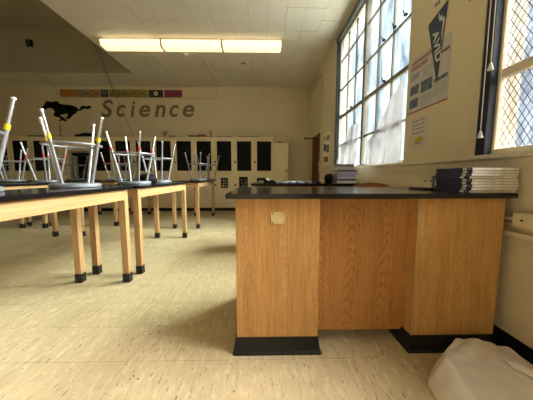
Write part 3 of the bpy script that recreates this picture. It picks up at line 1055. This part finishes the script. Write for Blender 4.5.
for i in range(3):
    cabinet(X-0.575, X, ['cream cabinet with black door panel, third from the left end of the run', 'cream cabinet with black door panel, second from the left end of the run', 'cream cabinet with black door panel at the left end of the run'][i])
    X -= 0.575
# papers pinned on the plain cabinet
for k, (dx, z, w_, h_, col, cn) in enumerate(((0.10, 1.60, 0.11, 0.15, (0.72, 0.70, 0.64), 'white'), (0.25, 1.50, 0.13, 0.16, (0.70, 0.66, 0.62), 'pale pink'), (0.16, 1.30, 0.10, 0.09, (0.45, 0.06, 0.05), 'red'))):
    xk = bay_x0-0.43+dx
    p = boxo('pinned_paper', (xk, xk+w_, CY0-0.003, CY0-0.0005, z, z+h_), plain('paper_%s' % cn.replace(' ', '_'), col, 0.8))
    tag(p, 'small %s paper pinned on the plain cabinet door' % cn, 'paper', 'papers on the plain cabinet')
# tall narrow cabinet at the right end
c = thing('tall_cabinet', 'lower narrow plain cream cabinet at the right end of the run', 'cabinet', (0.365, CY0, 0))
boxo('body', (0.0, 0.39, 0.02, CY1-CY0, 0.085, 1.93), M_CAB, c)
boxo('toe_kick', (0.0, 0.39, 0.03, CY1-CY0, 0, 0.0845), M_BASE, c)
boxo('top', (-0.006, 0.40, -0.01, CY1-CY0, 1.9305, 1.95), M_CAB, c, 0.003)
dd = boxo('door', (0.05, 0.38, 0.0, 0.0195, 0.10, 1.92), M_CAB, c, 0.003)
bm = bmesh.new()
bm_tube(bm, (0.335, -0.0002, 1.155), (0.335, -0.016, 1.155), 0.007, seg=8)
bm_tube(bm, (0.335, -0.016, 1.155), (0.335, -0.028, 1.155), 0.027, 0.022, seg=12)
obj('knob', bm, M_BLACK, dd)
# filler strip between the run and the tall cabinet
o = boxo('filler_strip', (0.3255, 0.3585, CY0+0.02, CY1, 0, 1.93), M_CAB)
tag(o, 'thin cream filler strip between cabinet run and tall cabinet', 'filler strip')

# framed prints on lower doors
def door_print(x0, x1, z0, z1, label, seed, lightc):
    t = thing('framed_print', label, 'poster', ((x0+x1)/2, CY0-0.001, z0), group='black-framed prints on the lower cabinet doors')
    w, h = x1-x0, z1-z0
    boxo('backing', (-w/2, w/2, -0.004, 0, 0, h), M_BLACK, t)
    rnd = random.Random(seed)
    m = plain('print_ink_%d' % seed, lightc, 0.7, vary=0.25, scale=40)
    for r_ in range(3):
        for q in range(2):
            cw, chh = w*0.30, h*0.20
            x = -w*0.34 + q*w*0.37 + rnd.uniform(0, 0.02)
            z = h*0.12 + r_*h*0.27
            a = rnd.uniform(0.2, 0.9); x += rnd.uniform(-0.012, 0.012); z += rnd.uniform(-0.01, 0.01); cw *= rnd.uniform(0.7, 1.25)
            bm = prism([(x, z), (x+cw, z+0.01), (x+cw*a, z+chh*0.55), (x+cw, z+chh), (x+0.01, z+chh*0.9)], -0.006, -0.0041, 'XZ')
            obj('motif', bm, m, t)
door_print(-1.18, -0.98, 0.665, 0.955, 'black-framed print with white marks on a lower cabinet door, left', 1, (0.62, 0.60, 0.54))
door_print(-0.66, -0.41, 0.655, 0.985, 'black-framed print with grey marks on a lower cabinet door, middle', 2, (0.20, 0.19, 0.17))
t = thing('framed_print', 'black-framed print with pale picture just above the far bench', 'poster', (0.0, CY0-0.001, 0.66), group='black-framed prints on the lower cabinet doors')
boxo('backing', (-0.145, 0.145, -0.004, 0, 0, 0.295), M_BLACK, t)
boxo('picture', (-0.105, 0.105, -0.006, -0.0041, 0.05, 0.23), plain('print_pale', (0.50, 0.48, 0.43), 0.7, vary=0.3, scale=30), t)

# ------------------------------------------------------------------ things on top of the cabinets
ZT = CTOP
def twigs(loc, label, seed, n_, hgt, spread, mat, name='dried_twigs'):
    rnd = random.Random(seed)
    t = thing(name, label, 'twigs', loc)
    bm = bmesh.new()
    bm_lathe(bm, [(0.035, 0), (0.045, 0.01), (0.05, 0.05), (0.04, 0.06)], 14)
    obj('pot', bm, plain('twig_pot_%d' % seed, (0.22, 0.12, 0.08), 0.6), t, 0, True)
    for k in range(n_):
        bm = bmesh.new()
        a = rnd.uniform(0, 2*PI); s_ = rnd.uniform(0.3, 1)*spread
        p = Vector((0, 0, 0.05))
        m1 = Vector((s_*0.4*math.cos(a), s_*0.25*math.sin(a), 0.05+hgt*0.6))
        q = Vector((s_*math.cos(a), s_*0.5*math.sin(a), 0.05+hgt*rnd.uniform(0.6, 1)))
        bm_tube(bm, p, m1, 0.006, 0.005, 6)
        bm_tube(bm, m1, q, 0.005, 0.003, 6)
        obj('twig', bm, mat, t)
    return t
M_TWIG = plain('dark_twig', (0.06, 0.045, 0.03), 0.8)
twigs((-2.80, 7.10, ZT), 'pot of dark dried twigs on the cabinets under the letter n', 3, 9, 0.16, 0.16, M_TWIG)
twigs((-1.47, 7.10, ZT), 'small potted sprig on the cabinets right of the red cloth', 5, 7, 0.20, 0.10, plain('sprig', (0.16, 0.14, 0.07), 0.8), 'potted_sprig')
twigs((-5.75, 7.12, ZT), 'tall dried stalk on the cabinets below the horse', 9, 4, 0.40, 0.10, plain('stalk', (0.11, 0.07, 0.03), 0.8), 'dried_stalk')
lump('red_cloth', (-1.75, 7.10, ZT), 0.17, 0.10, 0.055, plain('dull_red_cloth', (0.30, 0.05, 0.05), 0.8), 'dull red cloth heap on top of the cabinets', 'cloth', 4, 0.2)
lump('dark_model', (-5.06, 7.12, ZT), 0.30, 0.08, 0.075, M_BLACK, 'low black lumpy object on cabinets above the terrarium', 'model', 14, 0.28)
lump('brown_basket', (0.52, 7.12, 1.951), 0.09, 0.07, 0.035, plain('terracotta', (0.40, 0.14, 0.05), 0.7), 'small orange-brown lump on the lower narrow cabinet', 'ornament', 15, 0.12)
lump('dark_bundle', (-2.58, 7.08, ZT), 0.10, 0.08, 0.03, plain('dark_brown_cloth', (0.12, 0.05, 0.03), 0.8), 'flat dark brown bundle beside the dried twigs on the cabinets', 'bundle', 21, 0.2)
for k, (x, w_, h_, col, lab) in enumerate(((-2.28, 0.30, 0.045, (0.60, 0.58, 0.54), 'pale grey flat box on the cabinets left of the red cloth'),
        (-2.02, 0.16, 0.06, (0.16, 0.15, 0.17), 'small dark box on the cabinets touching the pale grey one'),
        (-1.22, 0.18, 0.035, (0.35, 0.30, 0.26), 'thin brown-grey box on the cabinets right of the sprig'),
        (-0.95, 0.20, 0.032, (0.45, 0.16, 0.10), 'thin brick-red folder box on the cabinets'),
        (-0.40, 0.62, 0.030, (0.24, 0.19, 0.15), 'long flat brown-black board on the cabinets, rightmost'),
        (-6.3, 0.5, 0.035, (0.05, 0.04, 0.04), 'long flat black case on the cabinets below the horse head'))):
    b = thing('storage_box', lab, 'box', (x, 7.09, ZT), 0.06*(k % 3 - 1), 'boxes on top of the cabinets')
    boxo('tray', (-w_/2, w_/2, -0.10, 0.10, 0, h_*0.65), plain('box_col_%d' % k, col, 0.7), b, 0.003)
    boxo('lid', (-w_/2-0.004, w_/2+0.004, -0.104, 0.104, h_*0.65+0.0003, h_), plain('box_lid_%d' % k, tuple(q*0.85 for q in col), 0.7), b, 0.003)

# ================================================================== BACK WALL GRAPHICS
# galloping horse cut-out
zx = lambda u, v: (-6.424 + (35+u/6.667-41)*0.0290, 2.921 - (100+v/6.667-110)*0.02905)
H = [(48, 64), (46, 56), (56, 44), (66, 34), (74, 20), (84, 10), (88, 7), (92, 14), (106, 12), (122, 16), (136, 10), (152, 10), (166, 17), (160, 22), (174, 28), (200, 32), (230, 33),
     (256, 38), (274, 46), (284, 58), (297, 62), (303, 50), (304, 42), (322, 38), (346, 43), (362, 38), (374, 40), (370, 52), (352, 60), (330, 57), (314, 62), (304, 70), (288, 73), (280, 70),
     (276, 80), (262, 92), (246, 98), (238, 110), (226, 122), (206, 126), (194, 123), (206, 115), (214, 104), (216, 92), (206, 88), (190, 94), (172, 96), (162, 98), (172, 108), (186, 116), (196, 127), (206, 131), (207, 138), (190, 140),
     (176, 133), (160, 138), (150, 137), (152, 131), (168, 126), (160, 116), (142, 111), (128, 108), (121, 100), (128, 86), (132, 76), (126, 64), (114, 56), (98, 52), (84, 55), (72, 62), (60, 71), (52, 70)]
bm = prism([zx(*p) for p in H], YB-0.012, YB-0.001, 'XZ')
o = obj('horse_silhouette', bm, M_BLACK)
tag(o, 'black galloping horse silhouette on the back wall', 'wall emblem')
# Science, letter by letter
LET = [('S', -4.699, -4.341, 2.725, 3.215), ('c', -4.25, -3.985, 2.735, 3.075), ('i', -3.843, -3.70, 2.735, 3.185), ('e', -3.587, -3.275, 2.735, 3.075),
       ('n', -3.144, -2.82, 2.735, 3.08), ('c', -2.712, -2.44, 2.74, 3.08), ('e', -2.325, -1.985, 2.74, 3.085)]
LL = ['capital letter S beginning the wall word', 'first letter c, right after the capital S', 'letter i with its dot in the wall word', 'first letter e, right after the letter i', 'letter n in the middle of the wall word',
      'second letter c, between n and the last e', 'last letter e ending the wall word']
for (chh, x0, x1, z0, z1), lab in zip(LET, LL):
    me = text_mesh(chh, 0.5, 0.006, 0.008, 0.22)
    xs = [v.co.x for v in me.vertices]; ys_ = [v.co.y for v in me.vertices]
    sx = (x1-x0)/(max(xs)-min(xs)); sy = (z1-z0)/(max(ys_)-min(ys_))
    mx_, my_ = min(xs), min(ys_)
    bm = bmesh.new(); bm.from_mesh(me)
    for v in bm.verts:
        v.co = Vector((x0+(v.co.x-mx_)*sx, YB-0.008-v.co.z, z0+(v.co.y-my_)*sy))
    bpy.data.meshes.remove(me)
    o = obj('wall_letter', bm, M_OLIVE)
    tag(o, 'dark olive ' + lab, 'letter', 'letters of the word Science')
# strip of small prints above the word
def pattern(name, c1, c2, scale):
    m, nt, b = newmat(name)
    setp(b, None, 0.6)
    n = noise(nt, coords(nt), scale, 3, 0.6)
    nt.links.new(ramp(nt, n, [(0.42, c1), (0.58, c2)]), b.inputs['Base Color'])
    return m
strip = [(60, 77, (0.38, 0.15, 0.02), (0.50, 0.22, 0.04), 'orange'), (77, 89, (0.10, 0.08, 0.05), (0.42, 0.34, 0.16), 'brown collage'), (89, 100, (0.20, 0.10, 0.03), (0.45, 0.28, 0.10), 'tan orange'),
         (100.5, 108.5, (0.012, 0.012, 0.014), (0.05, 0.04, 0.05), 'black lettered'), (109.5, 129, (0.08, 0.08, 0.03), (0.30, 0.27, 0.08), 'dark green'), (129, 148, (0.12, 0.11, 0.03), (0.38, 0.33, 0.08), 'yellow green'),
         (148.5, 163, (0.010, 0.012, 0.010), (0.05, 0.05, 0.05), 'black with a white disc'), (164, 182, (0.20, 0.02, 0.06), (0.36, 0.06, 0.13), 'magenta')]
for i, (u0, u1, c1, c2, cn) in enumerate(strip):
    x0, x1 = -5.849+(u0-60)*0.02886, -5.849+(u1-60)*0.02886
    zc_ = 3.31+0.0009*(u0-60)*0
    t = thing('wall_print', '%s print in the strip of cards above the wall word' % cn, 'print', ((x0+x1)/2, YB-0.001, 3.295), group='strip of cards on the back wall')
    w = x1-x0-0.006
    boxo('card', (-w/2, w/2, -0.005, 0, 0, 0.205), pattern('card_%d' % i, c1, c2, 16), t)
    if i == 6:
        bm = bmesh.new(); bm_tube(bm, (0, -0.005, 0.105), (0, -0.007, 0.105), 0.062, seg=20)
        obj('disc', bm, M_PAPER, t)
        bm = bmesh.new(); bm_tube(bm, (0, -0.007, 0.105), (0, -0.008, 0.105), 0.028, seg=16)
        obj('disc_centre', bm, plain('disc_red', (0.4, 0.1, 0.08)), t)
    if i == 3:
        for q in range(2):
            boxo('text_line', (-w*0.35, w*0.35, -0.0065, -0.0051, 0.07+q*0.06, 0.095+q*0.06), plain('grey_ink', (0.22, 0.20, 0.18)), t)

# ================================================================== RACEWAYS, CORDS, CEILING ITEMS
for pts, lab in (([(-1.317, 5.44, ZC-0.012), (-1.30, YB-0.026, ZC-0.012)], 'thin painted raceway on the ceiling running back from the round sensor'),
                 ([(-1.30, YB-0.013, ZC-0.03), (-1.30, YB-0.013, 3.275), (-5.93, YB-0.013, 3.262), (-5.93, YB-0.013, ZC-0.03)], 'thin painted raceway framing the strip of cards on the back wall'),
                 ([(-5.93, YB-0.03, ZC-0.012), (-5.72, WELL_Y1+0.02, ZC-0.012)], 'short slanted raceway on the ceiling above the horse'),
                 ([(-5.70, WELL_Y1-0.026, ZC+0.03), (-5.70, WELL_Y1-0.026, 4.188)], 'upright raceway below the black box in the ceiling well')):
    o = obj('surface_raceway', polytube(pts, 0.011, 6), M_CONDUIT)
    tag(o, lab, 'raceway', 'painted raceways')
dt = thing('smoke_detector', 'small round ceiling sensor with a side arm behind the light fixture', 'detector', (-1.60, 5.43, ZC))
bm = bmesh.new(); bm_lathe(bm, [(0.02, -0.05), (0.045, -0.045), (0.055, -0.02), (0.06, -0.002)], 18)
obj('head', bm, M_WHITE, dt, 0, True)
bm = bmesh.new(); bm_tube(bm, (0.05, 0, -0.014), (0.27, 0.005, -0.014), 0.010, seg=8)
obj('arm', bm, M_CONDUIT, dt)
hk = thing('ceiling_hook', 'small dark hook on the ceiling behind the right light fixture', 'hook', (-0.42, 5.75, ZC))
bm = bmesh.new(); bm_tube(bm, (0, 0, -0.004), (0, 0, -0.05), 0.012, seg=8)
obj('stem', bm, M_CONDUIT, hk)
bm = bmesh.new(); bm_tube(bm, (-0.05, 0, -0.05), (0.06, 0, -0.05), 0.008, seg=8)
obj('bar', bm, M_BLACK, hk)
sp = thing('wall_speaker', 'small black box on the far face of the ceiling well', 'speaker', (-5.72, WELL_Y1-0.001, 4.19))
boxo('case', (-0.07, 0.07, -0.06, 0, 0, 0.15), M_BLACK, sp, 0.006)
boxo('grille', (-0.055, 0.055, -0.064, -0.0605, 0.015, 0.135), plain('speaker_grille', (0.025, 0.025, 0.025), 0.8), sp)
# sagging cords from the well edge
def cord(p, q, sag, label):
    pts = []
    for i in range(13):
        t = i/12
        v = Vector(p).lerp(Vector(q), t)
        v.z -= sag*4*t*(1-t)
        pts.append(v)
    o = obj('hanging_cord', polytube(pts, 0.0055, 6), plain('brown_cord', (0.16, 0.12, 0.07), 0.7))
    tag(o, label, 'cord', 'cords from the ceiling well')
cord((-3.30, 5.05, ZC-0.008), (-3.58, 6.93, CTOP+0.005), 0.04, 'long brown cord slanting down to the cabinet tops across the letter c')
cord((-3.275, 5.12, ZC-0.008), (-4.28, YB-0.01, 3.50), 0.02, 'short brown cord from the well edge to the wall beside the prints')

# fluorescent fixtures
LX0, LX1, LY = -3.03, 0.385, 4.92
LW = (LX1-LX0)/3
for i in range(3):
    f = thing('ceiling_light', ['leftmost lit fluorescent ceiling fixture of the row', 'middle lit fluorescent ceiling fixture of the row', 'rightmost lit fluorescent ceiling fixture of the row'][i], 'ceiling light', (LX0+i*LW, LY, ZC-0.0045), group='row of fluorescent fixtures')
    boxo('housing', (0.02, LW-0.02, -0.085, 0.085, -0.045, 0), M_WHITE, f, 0.004)
    prof = [(-0.125, -0.046), (-0.135, -0.06), (-0.11, -0.145), (-0.085, -0.160), (0.085, -0.160), (0.11, -0.145), (0.135, -0.06), (0.125, -0.046)]
    obj('diffuser', prism(prof, 0.016, LW-0.016, 'YZ'), M_LAMP, f, 0.003)
    prof2 = [(a*1.03, b-0.003 if b < -0.1 else b) for a, b in prof]
    for xa, xb in ((0.002, 0.0155), (LW-0.0155, LW-0.002)):
        obj('end_cap', prism(prof2, xa, xb, 'YZ'), plain('cap_cream', (0.45, 0.38, 0.25), 0.5), f)

# ================================================================== RIGHT WALL ITEMS
def wallquad(name, pts, d, mat, parent=None, off=0.0):
    return obj(name, prism(pts, XR-off-d, XR-off, 'YZ'), mat, parent)
po = thing('poster', 'large pale poster with red headings between the two windows', 'poster', (0, 0, 0))
PY0, PY1, PZ0, PZ1 = 1.85, 2.35, 1.585, 2.075
wallquad('sheet', [(PY0, PZ0), (PY1, PZ0), (PY1, PZ1), (PY0, PZ1)], 0.002, plain('poster_paper', (0.56, 0.55, 0.53), 0.6), po, 0.0005)
M_PRED = plain('poster_red', (0.30, 0.06, 0.08), 0.6)
M_PPINK = plain('poster_faded_red', (0.42, 0.22, 0.22), 0.6, vary=0.4, scale=60)
M_PBLUE = plain('poster_photo_blue', (0.10, 0.14, 0.20), 0.5, vary=0.7, scale=30)
M_PGREY = plain('poster_text_grey', (0.36, 0.35, 0.35), 0.6, vary=0.3, scale=80)
def pp(name, ya, yb, za, zb, m):       # a, b as fractions from the far (left) top corner
    y1, y0 = PY1-(PY1-PY0)*ya, PY1-(PY1-PY0)*yb
    z1, z0 = PZ1-(PZ1-PZ0)*za, PZ1-(PZ1-PZ0)*zb
    wallquad(name, [(y0, z0), (y1, z0), (y1, z1), (y0, z1)], 0.0008, m, po, 0.0026)
pp('bottom_border', 0.0, 1.0, 0.975, 0.995, M_PRED)
pp('heading', 0.06, 0.62, 0.06, 0.12, M_PPINK)
pp('heading', 0.06, 0.50, 0.15, 0.22, M_PPINK)
pp('heading', 0.62, 0.98, 0.20, 0.24, M_PRED)
pp('photo', 0.06, 0.30, 0.28, 0.40, M_PGREY)
pp('photo', 0.06, 0.30, 0.50, 0.66, M_PBLUE)
pp('photo', 0.06, 0.30, 0.74, 0.90, M_PBLUE)
pp('photo', 0.36, 0.64, 0.50, 0.70, M_PBLUE)
pp('photo', 0.68, 0.97, 0.58, 0.64, M_PBLUE)
for k in range(6):
    pp('text_line', 0.36, 0.64, 0.28+k*0.032, 0.292+k*0.032, M_PGREY)
    pp('text_line', 0.36, 0.64, 0.75+k*0.032, 0.762+k*0.032, M_PGREY)
    pp('text_line', 0.68, 0.95, 0.68+k*0.032, 0.692+k*0.032, M_PGREY)
pn = thing('pennant', 'navy triangular pennant with white lettering over the poster', 'pennant', (0, 0, 0))
wallquad('felt', [(2.118, 2.262), (1.905, 2.325), (1.972, 1.745)], 0.002, plain('navy_felt', (0.055, 0.075, 0.13), 0.8), pn, 0.005)
def wall_text(s, size, p, q, label_parent, mat, off, bold=0.004):
    """text on the right wall running from p=(y,z) towards q"""
    me = text_mesh(s, size, 0.0006, bold, 0.0, 'LEFT')
    dy, dz = q[0]-p[0], q[1]-p[1]
    L = math.hypot(dy, dz)
    w = max(v.co.x for v in me.vertices)
    ux = Vector((0, dy/L, dz/L)); n_ = Vector((-1, 0, 0)); uy = n_.cross(ux)
    for v in me.vertices:
        v.co = Vector((XR-off, p[0], p[1])) + ux*(v.co.x*L/w) + uy*v.co.y + n_*v.co.z
    me.materials.append(mat)
    return link('lettering', me, label_parent)
M_WINK = plain('white_ink', (0.62, 0.62, 0.60), 0.7)
wall_text('AVID', 0.088, (2.052, 2.155), (1.992, 1.905), pn, M_WINK, 0.0078, 0.002)
# little torch-bearer emblem above the letters
bm = bmesh.new(); bm_tube(bm, (XR-0.0071, 1.972, 2.235), (XR-0.0085, 1.972, 2.235), 0.016, seg=14)
obj('emblem_head', bm, M_WINK, pn)
bm = prism([(1.985, 2.215), (1.945, 2.205), (1.952, 2.12), (1.944, 2.03), (1.938, 2.12), (1.925, 2.20), (1.935, 2.222), (1.975, 2.228)], XR-0.0085, XR-0.0071, 'YZ')
obj('emblem_body', bm, M_WINK, pn)
bm = prism([(2.00, 2.245), (1.99, 2.245), (1.988, 2.275), (1.995, 2.285)], XR-0.0085, XR-0.0071, 'YZ')
obj('emblem_flame', bm, M_WINK, pn)
nt_ = thing('note_sheet', 'small white handwritten note with a yellow drawing below the poster', 'note', (0, 0, 0))
wallquad('sheet', [(2.045, 1.275), (2.285, 1.255), (2.285, 1.535), (2.060, 1.535)], 0.0015, plain('note_paper', (0.64, 0.60, 0.52), 0.7), nt_, 0.0005)
M_INKD = plain('note_ink', (0.16, 0.15, 0.16), 0.7)
rnd = random.Random(2)
for k in range(4):
    z = 1.505-k*0.036
    y = 2.26
    while y > 2.10:
        l_ = rnd.uniform(0.012, 0.034)
        wallquad('ink_stroke', [(y-l_, z-0.006), (y, z-0.005), (y-0.004, z+0.006), (y-l_, z+0.004)], 0.0006, M_INKD, nt_, 0.0021)
        y -= l_+0.010
wallquad('drawing', [(2.225, 1.352), (2.20, 1.318), (2.15, 1.305), (2.105, 1.325), (2.09, 1.355), (2.12, 1.345), (2.15, 1.372), (2.19, 1.345)], 0.0007, plain('note_yellow', (0.62, 0.42, 0.03), 0.7), nt_, 0.0021)
wallquad('drawing_outline', [(2.215, 1.312), (2.15, 1.292), (2.10, 1.308), (2.10, 1.314), (2.15, 1.300), (2.21, 1.318)], 0.0007, M_INKD, nt_, 0.0021)
tp = boxo('torn_sticker', (XR-0.002, XR-0.0003, 1.62, 1.72, 2.18, 2.25), plain('sticker_grey', (0.20, 0.21, 0.21), 0.6, vary=0.5, scale=30))
tag(tp, 'grey torn sticker scrap on the wall right of the pennant', 'sticker')
tp = boxo('torn_sticker', (XR-0.002, XR-0.0003, 2.0, 2.06, 2.36, 2.39), plain('sticker_blue', (0.24, 0.27, 0.33), 0.6, vary=0.5, scale=30))
tag(tp, 'blue-grey paper scrap on the wall above the pennant', 'sticker')
# papers beside the door
cl = thing('collage_sheet', 'narrow colourful collage sheet on the wall beside the door', 'poster', (0, 0, 0))
wallquad('sheet', [(5.0, 1.24), (5.52, 1.24), (5.52, 1.94), (5.0, 1.94)], 0.002, plain('collage_paper', (0.84, 0.78, 0.68), 0.7), cl, 0.0005)
for k, (ya, yb, za, zb, c_) in enumerate(((5.05, 5.25, 1.75, 1.88, (0.25, 0.22, 0.2)), (5.3, 5.48, 1.55, 1.72, (0.06, 0.06, 0.07)), (5.05, 5.28, 1.50, 1.68, (0.16, 0.18, 0.14)), (5.1, 5.45, 1.30, 1.44, (0.35, 0.12, 0.08)), (5.32, 5.48, 1.78, 1.9, (0.45, 0.38, 0.25)))):
    wallquad('cutting', [(ya, za), (yb, za+0.02), (yb, zb), (ya, zb-0.02)], 0.001, plain('cutting_%d' % k, c_, 0.7), cl, 0.0027)
def wall_box(name, y, z, w, h, dpt, mat, label, cat):
    t = thing(name, label, cat, (XR-0.0003, y, z))
    boxo('case', (-dpt, 0, -w/2, w/2, -h/2, h/2), mat, t, 0.003)
    boxo('toggle', (-dpt-0.008, -dpt-0.0002, -0.006, 0.006, -0.012, 0.012), M_BLACK, t)
    return t
wall_box('thermostat', 5.72, 2.42, 0.10, 0.16, 0.05, M_TRIM, 'small cream box on the wall above the door corner', 'switch')
wall_box('light_switch', 5.70, 1.22, 0.14, 0.26, 0.05, M_TRIM, 'tan switch box on the wall beside the brown door', 'switch')
o = obj('conduit', polytube([(XR-0.012, 5.72, 2.505), (XR-0.012, 5.72, 3.35), (XR-0.012, YB-0.02, 3.35)], 0.010, 6), M_CONDUIT)
tag(o, 'thin conduit rising from the cream wall box to the far corner', 'conduit')
# raceway and pipe beside the desk
rw = thing('wall_raceway', 'grey metal raceway with outlet box on the wall right of the desk', 'raceway', (0, 0, 0))
boxo('channel', (XR-0.035, XR-0.0005, 1.262, 2.3, 0.752, 0.805), M_STEEL, rw, 0.003)
boxo('channel_ridge', (XR-0.045, XR-0.0355, 1.262, 2.3, 0.772, 0.785), M_CONDUIT, rw, 0.002)
boxo('outlet_box', (XR-0.045, XR-0.0005, 0.6, 1.26, 0.742, 0.815), M_TRIM, rw, 0.003)
bm = bmesh.new(); bm_tube(bm, (XR-0.0455, 1.21, 0.778), (XR-0.047, 1.21, 0.778), 0.006, seg=10)
obj('screw', bm, M_BLACK, rw)
o = obj('pipe', polytube([(XR-0.018, 2.3, 0.692), (XR-0.018, -2.0, 0.692)], 0.016, 10), M_TRIM)
tag(o, 'cream pipe running along the right wall below the raceway', 'pipe')

# ================================================================== PAPER ON THE FLOOR
_hr = random.Random(12)
HPH = [_hr.uniform(0, 6.28) for _ in range(8)]
def heap_point(s, t):
    N0, A, B, C_, D = Vector((0.82, 0.72)), Vector((0.785, 1.055)), Vector((1.045, 1.238)), Vector((1.36, 1.238)), Vector((1.352, 0.66))
    L = N0.lerp(A, t/0.55) if t < 0.55 else A.lerp(B, (t-0.55)/0.45)
    p = L*(1-s) + (D*(1-t)+C_*t)*s
    e = min(1.0, s/0.13)**0.8*min(1.0, t/0.10+0.30)
    hx = 1.0 if s < 0.55 else 1-0.62*((s-0.55)/0.45)**1.3
    hy = 0.22+0.78*math.sin(PI*min(1.0, 0.05+t*0.72))
    h = 0.128*hx*hy*e
    h += (0.006*math.sin(11*s+9*t+HPH[0]) + 0.004*math.sin(23*s-13*t+HPH[1]) + 0.010*max(0, math.sin(7*t-9*s+HPH[2])))*e
    h += 0.016*(1-abs(((s*1.9+t*1.3+0.3) % 1.0)*2-1))*e
    h += 0.010*(1-abs(((s*2.7-t*2.1+0.1) % 1.0)*2-1))*e
    if t > 0.94:
        h *= 1-(t-0.94)/0.06*0.5
    edge = 0.010*math.sin(19*t+HPH[3])*(1-min(1, s*5)) + 0.010*math.sin(25*s+HPH[4])*max(0, t*6-5)
    return Vector((p.x-edge, p.y+edge*0.4, max(0.003, 0.004+h)))
def sheet_mesh(fn, NX, NY_, th):
    bm = bmesh.new()
    g = [[bm.verts.new(fn(i/NX, j/NY_)) for i in range(NX+1)] for j in range(NY_+1)]
    for j in range(NY_):
        for i in range(NX):
            bm.faces.new((g[j][i], g[j][i+1], g[j+1][i+1], g[j+1][i]))
    bmesh.ops.recalc_face_normals(bm, faces=bm.faces)
    bmesh.ops.solidify(bm, geom=bm.faces[:], thickness=th)
    return bm
bm = sheet_mesh(heap_point, 56, 48, 0.0015)
zmin = min(v.co.z for v in bm.verts)
for v in bm.verts:
    v.co.z -= zmin - 0.0005
o = obj('paper_heap', bm, M_KRAFT, None, 0, True)
tag(o, 'crumpled pale packing paper draped on the floor beside the desk', 'paper')
# curled white sheet lying over the heap at the frame corner
def strip_point(s, t):
    q = heap_point(0.60+0.36*s, 0.60-0.10*s-(0.10+0.22*s)*t)
    q.z += 0.006 + 0.030*math.sin(PI*min(1, t*1.1))*(0.3+0.7*s)
    return q
bm = sheet_mesh(strip_point, 16, 10, 0.001)
o = obj('paper_strip', bm, M_PAPER, None, 0, True)
tag(o, 'curled white paper strip lying on the packing paper at the corner', 'paper')
